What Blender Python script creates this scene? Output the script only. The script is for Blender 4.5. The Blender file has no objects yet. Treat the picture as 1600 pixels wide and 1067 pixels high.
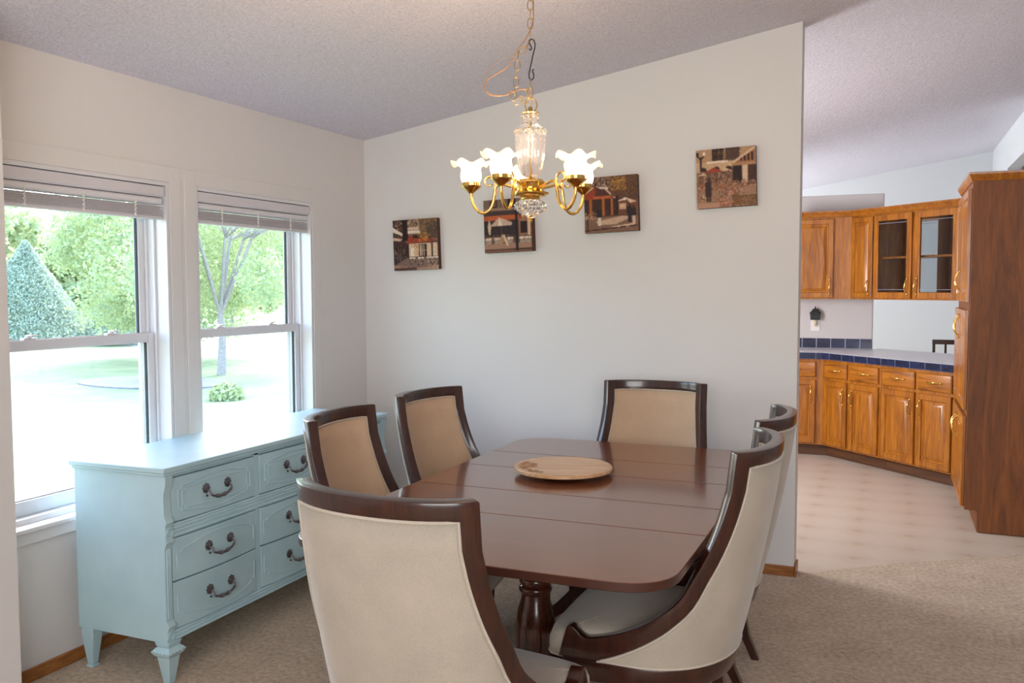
import bpy, math, random
from mathutils import Vector, Matrix
R = math.radians
PI = math.pi
SC = bpy.context.scene
COL = SC.collection

# ------------------------------------------------------------------ mesh builder
class MB:
    def __init__(s): s.v = []; s.f = []
    def add(s, vs, fs):
        o = len(s.v); s.v += [tuple(p) for p in vs]; s.f += [tuple(i + o for i in f) for f in fs]; return s
    def box(s, x0, x1, y0, y1, z0, z1):
        v = [(x, y, z) for z in (z0, z1) for y in (y0, y1) for x in (x0, x1)]
        return s.add(v, [(0, 2, 3, 1), (4, 5, 7, 6), (0, 1, 5, 4), (2, 6, 7, 3), (0, 4, 6, 2), (1, 3, 7, 5)])
    def frustum(s, c0, h0, c1, h1):
        """square section from centre c0 (half sizes h0) to c1"""
        v = [(c[0] + sx * h[0], c[1] + sy * h[1], c[2]) for c, h in ((c0, h0), (c1, h1)) for sx, sy in ((-1, -1), (1, -1), (1, 1), (-1, 1))]
        return s.add(v, [(3, 2, 1, 0), (4, 5, 6, 7)] + [(i, (i + 1) % 4, (i + 1) % 4 + 4, i + 4) for i in range(4)])
    def prism(s, poly, z0, z1):
        n = len(poly)
        v = [(p[0], p[1], z0) for p in poly] + [(p[0], p[1], z1) for p in poly]
        return s.add(v, [tuple(range(n))[::-1], tuple(range(n, 2 * n))] + [(i, (i + 1) % n, (i + 1) % n + n, i + n) for i in range(n)])
    def extr(s, poly, a, b, fn):
        """polygon (p,q) extruded between parameter a and b; fn(p,q,t)->xyz"""
        n = len(poly)
        v = [fn(p[0], p[1], a) for p in poly] + [fn(p[0], p[1], b) for p in poly]
        return s.add(v, [tuple(range(n))[::-1], tuple(range(n, 2 * n))] + [(i, (i + 1) % n, (i + 1) % n + n, i + n) for i in range(n)])
    def tube(s, path, r, seg=8, closed=False, cap=True):
        P = [Vector(p) for p in path]; n = len(P)
        rr = r if isinstance(r, (list, tuple)) else [r] * n
        rings = []; up = None
        for i in range(n):
            if closed: t = P[(i + 1) % n] - P[i - 1]
            else: t = P[min(i + 1, n - 1)] - P[max(i - 1, 0)]
            if t.length < 1e-9: t = Vector((0, 0, 1))
            t.normalize()
            if up is None:
                up = Vector((0, 0, 1)) if abs(t.z) < .9 else Vector((1, 0, 0))
            a = up - t * up.dot(t)
            if a.length < 1e-6: a = t.orthogonal()
            a.normalize(); up = a; b = t.cross(a)
            rings.append([P[i] + (a * math.cos(k * 2 * PI / seg) + b * math.sin(k * 2 * PI / seg)) * rr[i] for k in range(seg)])
        v = [p for q in rings for p in q]; f = []
        for i in range(n if closed else n - 1):
            j = (i + 1) % n
            for k in range(seg):
                f.append((i * seg + k, i * seg + (k + 1) % seg, j * seg + (k + 1) % seg, j * seg + k))
        if cap and not closed:
            f.append(tuple(range(seg))[::-1]); f.append(tuple((n - 1) * seg + k for k in range(seg)))
        return s.add(v, f)
    def lathe(s, prof, c=(0, 0, 0), seg=24, mod=None, axis='z'):
        """profile [(r,z)] revolved; mod(angle, r, z, i)->(r,z)"""
        v = []; f = []; n = len(prof)
        for i, (r, z) in enumerate(prof):
            for k in range(seg):
                a = 2 * PI * k / seg
                r2, z2 = (r, z) if mod is None else mod(a, r, z, i)
                p = (r2 * math.cos(a), r2 * math.sin(a), z2)
                if axis == 'x': p = (p[2], p[0], p[1])
                if axis == 'y': p = (p[0], -p[2], p[1])
                v.append((c[0] + p[0], c[1] + p[1], c[2] + p[2]))
        for i in range(n - 1):
            for k in range(seg):
                f.append((i * seg + k, i * seg + (k + 1) % seg, (i + 1) * seg + (k + 1) % seg, (i + 1) * seg + k))
        if prof[0][0] > 1e-5: f.append(tuple(range(seg))[::-1])
        if prof[-1][0] > 1e-5: f.append(tuple((n - 1) * seg + k for k in range(seg)))
        return s.add(v, f)
    def rings(s, w, h, prof, fn):
        """nested rectangles: prof [(inset, depth)], fn(a,b,d)->xyz, last ring capped"""
        v = []; f = []
        for (ins, d) in prof:
            for a, b in ((ins, ins), (w - ins, ins), (w - ins, h - ins), (ins, h - ins)):
                v.append(fn(a, b, d))
        for i in range(len(prof) - 1):
            for k in range(4):
                f.append((i * 4 + k, i * 4 + (k + 1) % 4, (i + 1) * 4 + (k + 1) % 4, (i + 1) * 4 + k))
        m = (len(prof) - 1) * 4
        f.append((m, m + 1, m + 2, m + 3)); f.append((3, 2, 1, 0))
        return s.add(v, f)
    def build(s, name, mat, parent=None, smooth=35, bevel=0, solid=None, subsurf=0, kind=None, fix=True):
        me = bpy.data.meshes.new(name)
        me.from_pydata([tuple(p) for p in s.v], [], s.f)
        me.update()
        if fix:
            import bmesh
            bm = bmesh.new(); bm.from_mesh(me)
            bmesh.ops.remove_doubles(bm, verts=bm.verts, dist=1e-6)
            bmesh.ops.recalc_face_normals(bm, faces=bm.faces); bm.to_mesh(me); bm.free()
        if mat: me.materials.append(mat)
        o = bpy.data.objects.new(name, me); COL.objects.link(o)
        if smooth:
            for p in me.polygons: p.use_smooth = True
            me.set_sharp_from_angle(angle=R(smooth))
        if parent: o.parent = parent
        if solid:
            m = o.modifiers.new('solid', 'SOLIDIFY'); m.thickness = solid; m.offset = 0
        if bevel:
            m = o.modifiers.new('bevel', 'BEVEL'); m.width = bevel; m.segments = 2; m.limit_method = 'ANGLE'; m.angle_limit = R(40)
            m.harden_normals = False
        if subsurf:
            m = o.modifiers.new('sub', 'SUBSURF'); m.levels = subsurf; m.render_levels = subsurf
        if kind: o['kind'] = kind
        return o

def tag(o, label, cat, group=None, kind=None):
    o['label'] = label; o['category'] = cat
    if group: o['group'] = group
    if kind: o['kind'] = kind
    return o
def empty(name, loc=(0, 0, 0), rz=0, label=None, cat=None, group=None):
    o = bpy.data.objects.new(name, None); COL.objects.link(o)
    o.empty_display_size = .1
    o.location = loc; o.rotation_euler = (0, 0, rz)
    if label: tag(o, label, cat, group)
    return o
def copy_tree(o, parent=None):
    c = o.copy(); COL.objects.link(c)
    if parent: c.parent = parent
    for ch in list(o.children): copy_tree(ch, c)
    return c

# ------------------------------------------------------------------ materials
def nm(name):
    m = bpy.data.materials.new(name); m.use_nodes = True
    nt = m.node_tree; b = nt.nodes['Principled BSDF']
    return m, nt, b
def coords(nt, scale=(1, 1, 1), rot=(0, 0, 0), kind='Object'):
    tc = nt.nodes.new('ShaderNodeTexCoord'); mp = nt.nodes.new('ShaderNodeMapping')
    mp.inputs['Scale'].default_value = scale; mp.inputs['Rotation'].default_value = rot
    nt.links.new(tc.outputs[kind], mp.inputs[0]); return mp.outputs[0]
def noise(nt, vec, scale, detail=4, rough=.55, dist=0):
    n = nt.nodes.new('ShaderNodeTexNoise'); n.inputs['Scale'].default_value = scale
    n.inputs['Detail'].default_value = detail; n.inputs['Roughness'].default_value = rough; n.inputs['Distortion'].default_value = dist
    nt.links.new(vec, n.inputs['Vector']); return n.outputs[0]
def ramp(nt, fac, stops):
    r = nt.nodes.new('ShaderNodeValToRGB'); e = r.color_ramp.elements
    while len(e) < len(stops): e.new(.5)
    for i, (p, c) in enumerate(stops):
        e[i].position = p; e[i].color = (c[0], c[1], c[2], 1)
    nt.links.new(fac, r.inputs[0]); return r.outputs[0]
def bump(nt, b, h, strength=.2, dist=.01):
    n = nt.nodes.new('ShaderNodeBump'); n.inputs['Strength'].default_value = strength; n.inputs['Distance'].default_value = dist
    nt.links.new(h, n.inputs['Height']); nt.links.new(n.outputs[0], b.inputs['Normal'])
def srgb(r, g, b):
    f = lambda c: (c / 255 / 12.92) if c / 255 <= .04045 else ((c / 255 + .055) / 1.055) ** 2.4
    return (f(r), f(g), f(b))
def plain(name, col, rough=.5, metal=0, coat=0, var=.06, nscale=8, bmp=0, bscale=60, spec=None):
    m, nt, b = nm(name); v = coords(nt)
    n = noise(nt, v, nscale)
    c0 = [max(0, c * (1 - var)) for c in col]; c1 = [min(1, c * (1 + var)) for c in col]
    nt.links.new(ramp(nt, n, [(.3, c0), (.7, c1)]), b.inputs['Base Color'])
    b.inputs['Roughness'].default_value = rough; b.inputs['Metallic'].default_value = metal
    if coat: b.inputs['Coat Weight'].default_value = coat; b.inputs['Coat Roughness'].default_value = .08
    if spec is not None: b.inputs['Specular IOR Level'].default_value = spec
    if bmp: bump(nt, b, noise(nt, v, bscale, 3), bmp, .004)
    return m
def wood(name, cd, cm, cl, scale=(14, 14, 1.0), rough=.4, coat=0, gscale=2.2, bmp=.08, dist=1.6, fine=(160, 160, 5)):
    m, nt, b = nm(name)
    v = coords(nt, scale)
    n = noise(nt, v, gscale, 6, .6, dist)
    v2 = coords(nt, fine); n2 = noise(nt, v2, 1.2, 3, .6)
    mx = nt.nodes.new('ShaderNodeMix'); mx.data_type = 'FLOAT'; mx.inputs[0].default_value = .38
    nt.links.new(n, mx.inputs[2]); nt.links.new(n2, mx.inputs[3])
    c = ramp(nt, mx.outputs[0], [(.34, cd), (.5, cm), (.66, cl)])
    nt.links.new(c, b.inputs['Base Color'])
    b.inputs['Roughness'].default_value = rough
    if coat: b.inputs['Coat Weight'].default_value = coat; b.inputs['Coat Roughness'].default_value = .1
    bump(nt, b, mx.outputs[0], bmp, .002)
    return m

M = {}
def wallmat(name, col, bs=.15):
    m, nt, b = nm(name); v = coords(nt)
    n = noise(nt, v, 1.2, 3)
    nt.links.new(ramp(nt, n, [(.3, [c * .975 for c in col]), (.7, col)]), b.inputs['Base Color'])
    b.inputs['Roughness'].default_value = .85; b.inputs['Specular IOR Level'].default_value = .25
    bump(nt, b, noise(nt, v, 140, 4, .7), bs, .003)
    return m
M['wall'] = wallmat('wall paint', srgb(224, 221, 217))
M['wallk'] = wallmat('kitchen wall paint', srgb(205, 198, 196))
M['wallf'] = wallmat('far wall paint', srgb(222, 225, 226))
M['trimw'] = plain('white trim paint', srgb(226, 224, 222), .45, var=.015)
def ceilmat():
    m, nt, b = nm('textured ceiling'); v = coords(nt)
    n = noise(nt, v, 95, 5, .75); n2 = noise(nt, v, 30, 3, .6)
    nt.links.new(ramp(nt, n, [(.35, srgb(208, 204, 214)), (.6, srgb(236, 232, 242))]), b.inputs['Base Color'])
    b.inputs['Roughness'].default_value = .95
    a = nt.nodes.new('ShaderNodeMath'); a.operation = 'ADD'; nt.links.new(n, a.inputs[0]); nt.links.new(n2, a.inputs[1])
    bump(nt, b, a.outputs[0], .55, .01)
    return m
M['ceil'] = ceilmat()
def carpetmat():
    m, nt, b = nm('tan carpet'); v = coords(nt)
    n = noise(nt, v, 260, 3, .8); n2 = noise(nt, v, 5, 4, .6); n3 = noise(nt, v, 45, 4, .7)
    a = nt.nodes.new('ShaderNodeMath'); a.operation = 'ADD'; nt.links.new(n, a.inputs[0]); nt.links.new(n3, a.inputs[1])
    a2 = nt.nodes.new('ShaderNodeMath'); a2.operation = 'MULTIPLY_ADD'; a2.inputs[1].default_value = .35; nt.links.new(n2, a2.inputs[0]); nt.links.new(a.outputs[0], a2.inputs[2])
    nt.links.new(ramp(nt, a2.outputs[0], [(.85, srgb(168, 144, 120)), (1.0, srgb(214, 192, 166)), (1.0, srgb(240, 224, 202))]), b.inputs['Base Color'])
    rmp = [x for x in nt.nodes if x.type == 'VALTORGB'][-1]
    mr = nt.nodes.new('ShaderNodeMapRange'); mr.inputs[1].default_value = .8; mr.inputs[2].default_value = 1.6
    nt.links.new(a2.outputs[0], mr.inputs[0]); nt.links.new(mr.outputs[0], rmp.inputs[0])
    e = rmp.color_ramp.elements; e[0].position = .15; e[1].position = .5; e[2].position = .85
    b.inputs['Roughness'].default_value = 1; b.inputs['Specular IOR Level'].default_value = .1
    b.inputs['Sheen Weight'].default_value = .2
    bump(nt, b, a.outputs[0], .7, .008)
    return m
M['carpet'] = carpetmat()
def vinylmat():
    m, nt, b = nm('patterned vinyl'); v = coords(nt, (1, 1, 1), (0, 0, R(45)))
    # faint motifs on a grid
    mp = coords(nt, (3.3, 3.3, 0))
    fr = nt.nodes.new('ShaderNodeVectorMath'); fr.operation = 'FRACTION'; nt.links.new(mp, fr.inputs[0])
    sb = nt.nodes.new('ShaderNodeVectorMath'); sb.operation = 'SUBTRACT'; sb.inputs[1].default_value = (.5, .5, 0); nt.links.new(fr.outputs[0], sb.inputs[0])
    ab = nt.nodes.new('ShaderNodeVectorMath'); ab.operation = 'ABSOLUTE'; nt.links.new(sb.outputs[0], ab.inputs[0])
    sx = nt.nodes.new('ShaderNodeSeparateXYZ'); nt.links.new(ab.outputs[0], sx.inputs[0])
    ad = nt.nodes.new('ShaderNodeMath'); nt.links.new(sx.outputs[0], ad.inputs[0]); nt.links.new(sx.outputs[1], ad.inputs[1])
    n = noise(nt, coords(nt), 14, 4, .6)
    ad2 = nt.nodes.new('ShaderNodeMath'); ad2.operation = 'MULTIPLY_ADD'; ad2.inputs[1].default_value = .45; nt.links.new(n, ad2.inputs[0]); nt.links.new(ad.outputs[0], ad2.inputs[2])
    nt.links.new(ramp(nt, ad2.outputs[0], [(.26, srgb(184, 163, 142)), (.44, srgb(194, 177, 160)), (.9, srgb(199, 184, 169))]), b.inputs['Base Color'])
    b.inputs['Roughness'].default_value = .55
    b.inputs['Specular IOR Level'].default_value = .3
    bump(nt, b, noise(nt, coords(nt), 60, 2), .1, .002)
    return m
M['vinyl'] = vinylmat()
M['oak'] = wood('oak cabinet wood', srgb(112, 60, 6), srgb(162, 94, 12), srgb(190, 120, 22), (9, 9, .9), .35, .25)
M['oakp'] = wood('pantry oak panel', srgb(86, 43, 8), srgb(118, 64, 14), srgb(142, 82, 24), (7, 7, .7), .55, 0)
M['oakh'] = wood('oak horizontal grain', srgb(112, 60, 6), srgb(162, 94, 12), srgb(190, 120, 22), (.9, 9, 9), .35, .25, fine=(5, 160, 160))
M['base'] = wood('oak baseboard', srgb(120, 70, 28), srgb(156, 98, 46), srgb(182, 124, 66), (2, 2, 20), .4, .1, fine=(8, 8, 200))
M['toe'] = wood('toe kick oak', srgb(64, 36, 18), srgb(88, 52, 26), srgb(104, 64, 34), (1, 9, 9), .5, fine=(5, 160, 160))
M['esp'] = wood('espresso wood', srgb(34, 14, 8), srgb(54, 24, 14), srgb(72, 34, 20), (12, 12, 1.2), .28, .45, bmp=.03)
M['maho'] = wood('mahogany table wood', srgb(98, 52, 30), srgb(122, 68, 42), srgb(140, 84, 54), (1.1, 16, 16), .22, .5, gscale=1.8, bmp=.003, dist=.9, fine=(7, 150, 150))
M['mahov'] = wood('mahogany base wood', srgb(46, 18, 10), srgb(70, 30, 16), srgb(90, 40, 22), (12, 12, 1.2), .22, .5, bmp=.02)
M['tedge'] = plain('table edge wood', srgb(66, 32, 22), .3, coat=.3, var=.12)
M['bamboo'] = wood('bamboo board wood', srgb(186, 142, 98), srgb(212, 172, 128), srgb(228, 194, 152), (1.2, 14, 14), .4, .1, fine=(6, 120, 120))
M['burn'] = plain('burnt engraving', srgb(150, 106, 66), .7)
M['dark'] = plain('dark gap', (.01, .008, .006), .8)
def fabric(name, col):
    m, nt, b = nm(name); v = coords(nt)
    n = noise(nt, v, 420, 2, .8); n2 = noise(nt, v, 7, 3)
    a = nt.nodes.new('ShaderNodeMath'); a.operation = 'MULTIPLY_ADD'; a.inputs[1].default_value = .5
    nt.links.new(n2, a.inputs[0]); nt.links.new(n, a.inputs[2])
    nt.links.new(ramp(nt, a.outputs[0], [(.5, [c * .82 for c in col]), (.95, [min(1, c * 1.1) for c in col])]), b.inputs['Base Color'])
    b.inputs['Roughness'].default_value = .95; b.inputs['Specular IOR Level'].default_value = .15
    b.inputs['Sheen Weight'].default_value = .35; b.inputs['Sheen Roughness'].default_value = .4
    bump(nt, b, n, .35, .002)
    return m
M['fab'] = fabric('beige microfibre', srgb(182, 171, 155))
M['fabt'] = fabric('tan microfibre', srgb(205, 176, 146))
M['pipe'] = fabric('beige piping', srgb(198, 187, 170))
def dressmat():
    m, nt, b = nm('powder blue paint'); v = coords(nt)
    n = noise(nt, v, 4, 4); v2 = coords(nt, (1, 1, 1)); n2 = noise(nt, v2, 90, 3, .7)
    c = ramp(nt, n, [(.3, srgb(168, 198, 205)), (.7, srgb(182, 210, 216))])
    nt.links.new(c, b.inputs['Base Color'])
    b.inputs['Roughness'].default_value = .38
    b.inputs['Coat Weight'].default_value = .25; b.inputs['Coat Roughness'].default_value = .2
    bump(nt, b, n2, .08, .002)
    return m
M['blue'] = dressmat()
M['bluel'] = plain('worn paint groove', srgb(112, 152, 160), .6)
M['pewter'] = plain('antique pewter', srgb(120, 112, 116), .42, .9, var=.35, nscale=160, bmp=.3, bscale=300)
M['brass'] = plain('polished brass', (.86, .56, .16), .14, 1, var=.04)
M['brassd'] = plain('aged brass chain', (.42, .27, .10), .35, .9, var=.15)
M['iron'] = plain('black iron', (.03, .03, .03), .45, .7)
M['cord'] = plain('golden brown lamp cord', srgb(150, 104, 58), .4)
M['black'] = plain('black plastic', (.02, .02, .022), .4)
M['tile'] = None
def tilemat():
    m, nt, b = nm('navy glazed tile'); v = coords(nt)
    n = noise(nt, v, 9, 4)
    nt.links.new(ramp(nt, n, [(.3, srgb(14, 22, 48)), (.7, srgb(28, 40, 78))]), b.inputs['Base Color'])
    b.inputs['Roughness'].default_value = .18; b.inputs['Coat Weight'].default_value = .4
    return m
M['tile'] = tilemat()
M['grout'] = plain('pale grout', srgb(176, 176, 190), .8)
M['grout2'] = plain('blue grey grout', srgb(96, 106, 136), .8)
M['counter'] = plain('white laminate', srgb(222, 222, 228), .3, var=.03, nscale=60)
M['plate'] = plain('white plastic plate', srgb(232, 228, 222), .4, var=.01)
M['sash'] = plain('white vinyl sash', srgb(222, 220, 222), .35, var=.012)
M['blind'] = plain('white blind slat', srgb(214, 210, 213), .5, var=.02)
M['gasket'] = plain('dark glazing gasket', (.02, .03, .035), .6)
def glassmat(name, rough=0, tint=(1, 1, 1), haze=0.0):
    m = bpy.data.materials.new(name); m.use_nodes = True; nt = m.node_tree
    for n in list(nt.nodes): nt.nodes.remove(n)
    o = nt.nodes.new('ShaderNodeOutputMaterial'); t = nt.nodes.new('ShaderNodeBsdfTransparent'); g = nt.nodes.new('ShaderNodeBsdfGlossy')
    t.inputs[0].default_value = (*tint, 1); g.inputs['Roughness'].default_value = rough
    lw = nt.nodes.new('ShaderNodeLayerWeight'); pw = nt.nodes.new('ShaderNodeMath'); pw.operation = 'POWER'; pw.inputs[1].default_value = 5
    nt.links.new(lw.outputs['Facing'], pw.inputs[0]); lw.inputs[0].default_value = .5
    fr = nt.nodes.new('ShaderNodeMapRange'); fr.inputs[3].default_value = .03; fr.inputs[4].default_value = .9; nt.links.new(pw.outputs[0], fr.inputs[0])
    mx = nt.nodes.new('ShaderNodeMixShader'); nt.links.new(fr.outputs[0], mx.inputs[0]); nt.links.new(t.outputs[0], mx.inputs[1]); nt.links.new(g.outputs[0], mx.inputs[2])
    nt.links.new(mx.outputs[0], o.inputs[0]); return m
M['glass'] = glassmat('window glass', 0, (.97, .985, .98))
M['cabglass'] = glassmat('cabinet glass', .02, (.86, .88, .89))
def crystal():
    m, nt, b = nm('cut crystal')
    b.inputs['Base Color'].default_value = (1, .97, .93, 1); b.inputs['Transmission Weight'].default_value = .93
    b.inputs['Roughness'].default_value = .04; b.inputs['IOR'].default_value = 1.42
    v = coords(nt); bump(nt, b, noise(nt, v, 40, 2), .15, .003)
    return m
M['crystal'] = crystal()
def shade():
    m = bpy.data.materials.new('glowing frosted glass'); m.use_nodes = True; nt = m.node_tree
    for n in list(nt.nodes): nt.nodes.remove(n)
    o = nt.nodes.new('ShaderNodeOutputMaterial')
    d = nt.nodes.new('ShaderNodeBsdfDiffuse'); d.inputs[0].default_value = (.95, .85, .75, 1)
    t = nt.nodes.new('ShaderNodeBsdfTranslucent'); t.inputs[0].default_value = (1, .86, .7, 1)
    tr = nt.nodes.new('ShaderNodeBsdfTransparent')
    mx = nt.nodes.new('ShaderNodeMixShader'); mx.inputs[0].default_value = .6
    nt.links.new(d.outputs[0], mx.inputs[1]); nt.links.new(t.outputs[0], mx.inputs[2])
    m2 = nt.nodes.new('ShaderNodeMixShader'); m2.inputs[0].default_value = .12
    nt.links.new(mx.outputs[0], m2.inputs[1]); nt.links.new(tr.outputs[0], m2.inputs[2])
    # bulb glow painted into the glass as emission, stronger low in the cup
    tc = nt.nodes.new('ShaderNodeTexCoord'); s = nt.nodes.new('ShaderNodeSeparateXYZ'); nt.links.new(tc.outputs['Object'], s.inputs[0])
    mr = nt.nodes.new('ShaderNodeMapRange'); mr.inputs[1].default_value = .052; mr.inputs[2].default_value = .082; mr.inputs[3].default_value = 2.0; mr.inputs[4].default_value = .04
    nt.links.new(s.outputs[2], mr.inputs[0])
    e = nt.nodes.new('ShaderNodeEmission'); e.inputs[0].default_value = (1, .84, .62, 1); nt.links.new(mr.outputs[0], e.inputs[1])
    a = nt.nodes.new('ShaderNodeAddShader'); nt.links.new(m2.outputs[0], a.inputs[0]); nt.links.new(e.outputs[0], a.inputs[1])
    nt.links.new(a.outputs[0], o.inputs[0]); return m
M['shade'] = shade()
def emis(name, col, st):
    m = bpy.data.materials.new(name); m.use_nodes = True; nt = m.node_tree
    for n in list(nt.nodes): nt.nodes.remove(n)
    o = nt.nodes.new('ShaderNodeOutputMaterial'); e = nt.nodes.new('ShaderNodeEmission'); e.inputs[0].default_value = (*col, 1); e.inputs[1].default_value = st
    nt.links.new(e.outputs[0], o.inputs[0]); return m
M['bulb'] = emis('warm bulb', (1, .78, .5), 15)
M['amber'] = plain('clear amber bulb glass', srgb(226, 200, 160), .15, var=.1)

# ------------------------------------------------------------------ camera
CH = 1.52
f_px = 1392.83; yaw, pitch, roll = R(-22.9398), R(-3.43396), R(-.15402)
F = Vector((math.sin(yaw) * math.cos(pitch), math.cos(yaw) * math.cos(pitch), math.sin(pitch)))
r0 = F.cross(Vector((0, 0, 1))).normalized(); u0 = r0.cross(F)
r1 = math.cos(roll) * r0 + math.sin(roll) * u0; u1 = -math.sin(roll) * r0 + math.cos(roll) * u0
cd = bpy.data.cameras.new('camera'); cam = bpy.data.objects.new('camera', cd); COL.objects.link(cam)
mt = Matrix((r1, u1, -F)).transposed().to_4x4(); mt.translation = (0, 0, CH)
cam.matrix_world = mt; cd.sensor_width = 36; cd.lens = f_px / 1600 * 36; cd.clip_end = 300
cd.clip_start = .05
SC.camera = cam

XL = -3.04; YB = 4.82; SL = .1642; XR = 1.09; YF = 12.0; XE = 4.6; YN = -2.6
def zc(x): return 2.438 + SL * (x - XL) if x <= XR else 2.438 + SL * (XR - XL) - SL * (x - XR)

# ------------------------------------------------------------------ room shell
W1 = (2.238, 3.165); W2 = (3.333, 4.262); WZ = (.60, 2.004)
wl = MB(); T = .17
def lw(y0, y1, z0, z1): wl.box(XL - T, XL, y0, y1, z0, z1)
lw(YN - .1, W1[0], 0, 2.45); lw(W1[1], W2[0], 0, 2.45); lw(W2[1], YF + .12, 0, 2.45)
for w in (W1, W2): lw(w[0], w[1], 0, WZ[0]); lw(w[0], w[1], WZ[1], 2.45)
wl.build('wall_left', M['wall'], smooth=0, kind='structure')
def gable(y0, y1, x0, x1, name, mat, z0=0):
    xs = [x0] + ([XR] if x0 < XR < x1 else []) + [x1]
    poly = [(x0, z0), (x1, z0)] + [(x, zc(x) + .01) for x in xs[::-1]]
    m = MB().extr(poly, y0, y1, lambda p, q, t: (p, t, q)); return m.build(name, mat, smooth=0, kind='structure')
gable(YB, YB + .125, XL, -.434, 'wall_back', M['wall'])
gable(YF, YF + .1, XL, XE, 'wall_far', M['wallf'])
gable(YN - .1, YN, XL, XE, 'wall_front', M['wall'])
MB().box(XE, XE + .1, YN - .1, YF + .1, 0, 2.7).build('wall_right', M['wall'], smooth=0, kind='structure')
# stub of wall at the near left edge of the view
MB().box(XL, -2.795, YN, 2.152, 0, 2.47).build('wall_near', M['wall'], smooth=0, kind='structure')
# marriage-line wall on the ridge, far right, with an opening
mw = MB(); mw.box(XR, XR + .12, 8.6, 9.1, 0, 3.12).box(XR, XR + .12, 9.1, 10.5, 2.733, 3.12).box(XR, XR + .12, 10.5, YF, 0, 3.12)
mw.build('wall_ridge', M['wallf'], smooth=0, kind='structure')
c = MB()
poly = [(XL - .6, zc(XL) - SL * .6), (XR, zc(XR)), (XE + .1, zc(XE + .1)), (XE + .1, zc(XE + .1) + .15), (XR, zc(XR) + .15), (XL - .6, zc(XL) - SL * .6 + .12)]  # left edge runs out as an added unseen eave to block sun
poly[0] = (XL - .6, zc(XL - .6)); 
c.extr(poly, YN - .1, YF + .12, lambda p, q, t: (p, t, q)); c.build('ceiling', M['ceil'], smooth=0, kind='structure')
# floors: carpet with a diagonal edge to the kitchen vinyl
E0, E1, E2 = (-.434, 4.86), (.02, 5.24), (.80, 5.79)
MB().prism([(XL, YN), (XE, YN), (XE, 5.95), (1.5, 5.95), E2, E1, E0, (-.434, YB + .06), (XL, YB + .06)], -.05, 0).build('floor', M['carpet'], smooth=0, kind='structure')
MB().prism([(XL, YB + .06), (-.434, YB + .06), E0, E1, E2, (1.5, 5.95), (XE, 5.95), (XE, YF), (XL, YF)], -.05, -.004).build('floor_kitchen', M['vinyl'], smooth=0, kind='structure')
# kitchen partition wall (does not reach the ceiling)
MB().box(XL, -.14, 9.03, 9.13, 0, 2.2).box(XL, -.062, 9.03, 9.13, 1.9, 2.39).build('wall_kitchen', M['wallk'], smooth=0, bevel=.012, kind='structure')
# corner bead lit end
def bb(name, x0, x1, y0, y1, h=.055):
    MB().box(x0, x1, y0, y1, 0, h).build(name, M['base'], bevel=.004, kind='structure')
bb('baseboard_back', XL + .011, -.434, YB - .011, YB)
bb('baseboard_left', XL, XL + .011, 2.155, YB - .011)
bb('baseboard_end', -.434, -.423, YB - .011, YB + .125, .06)
bb('baseboard_near', -2.795, -2.785, YN, 2.152)

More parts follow.
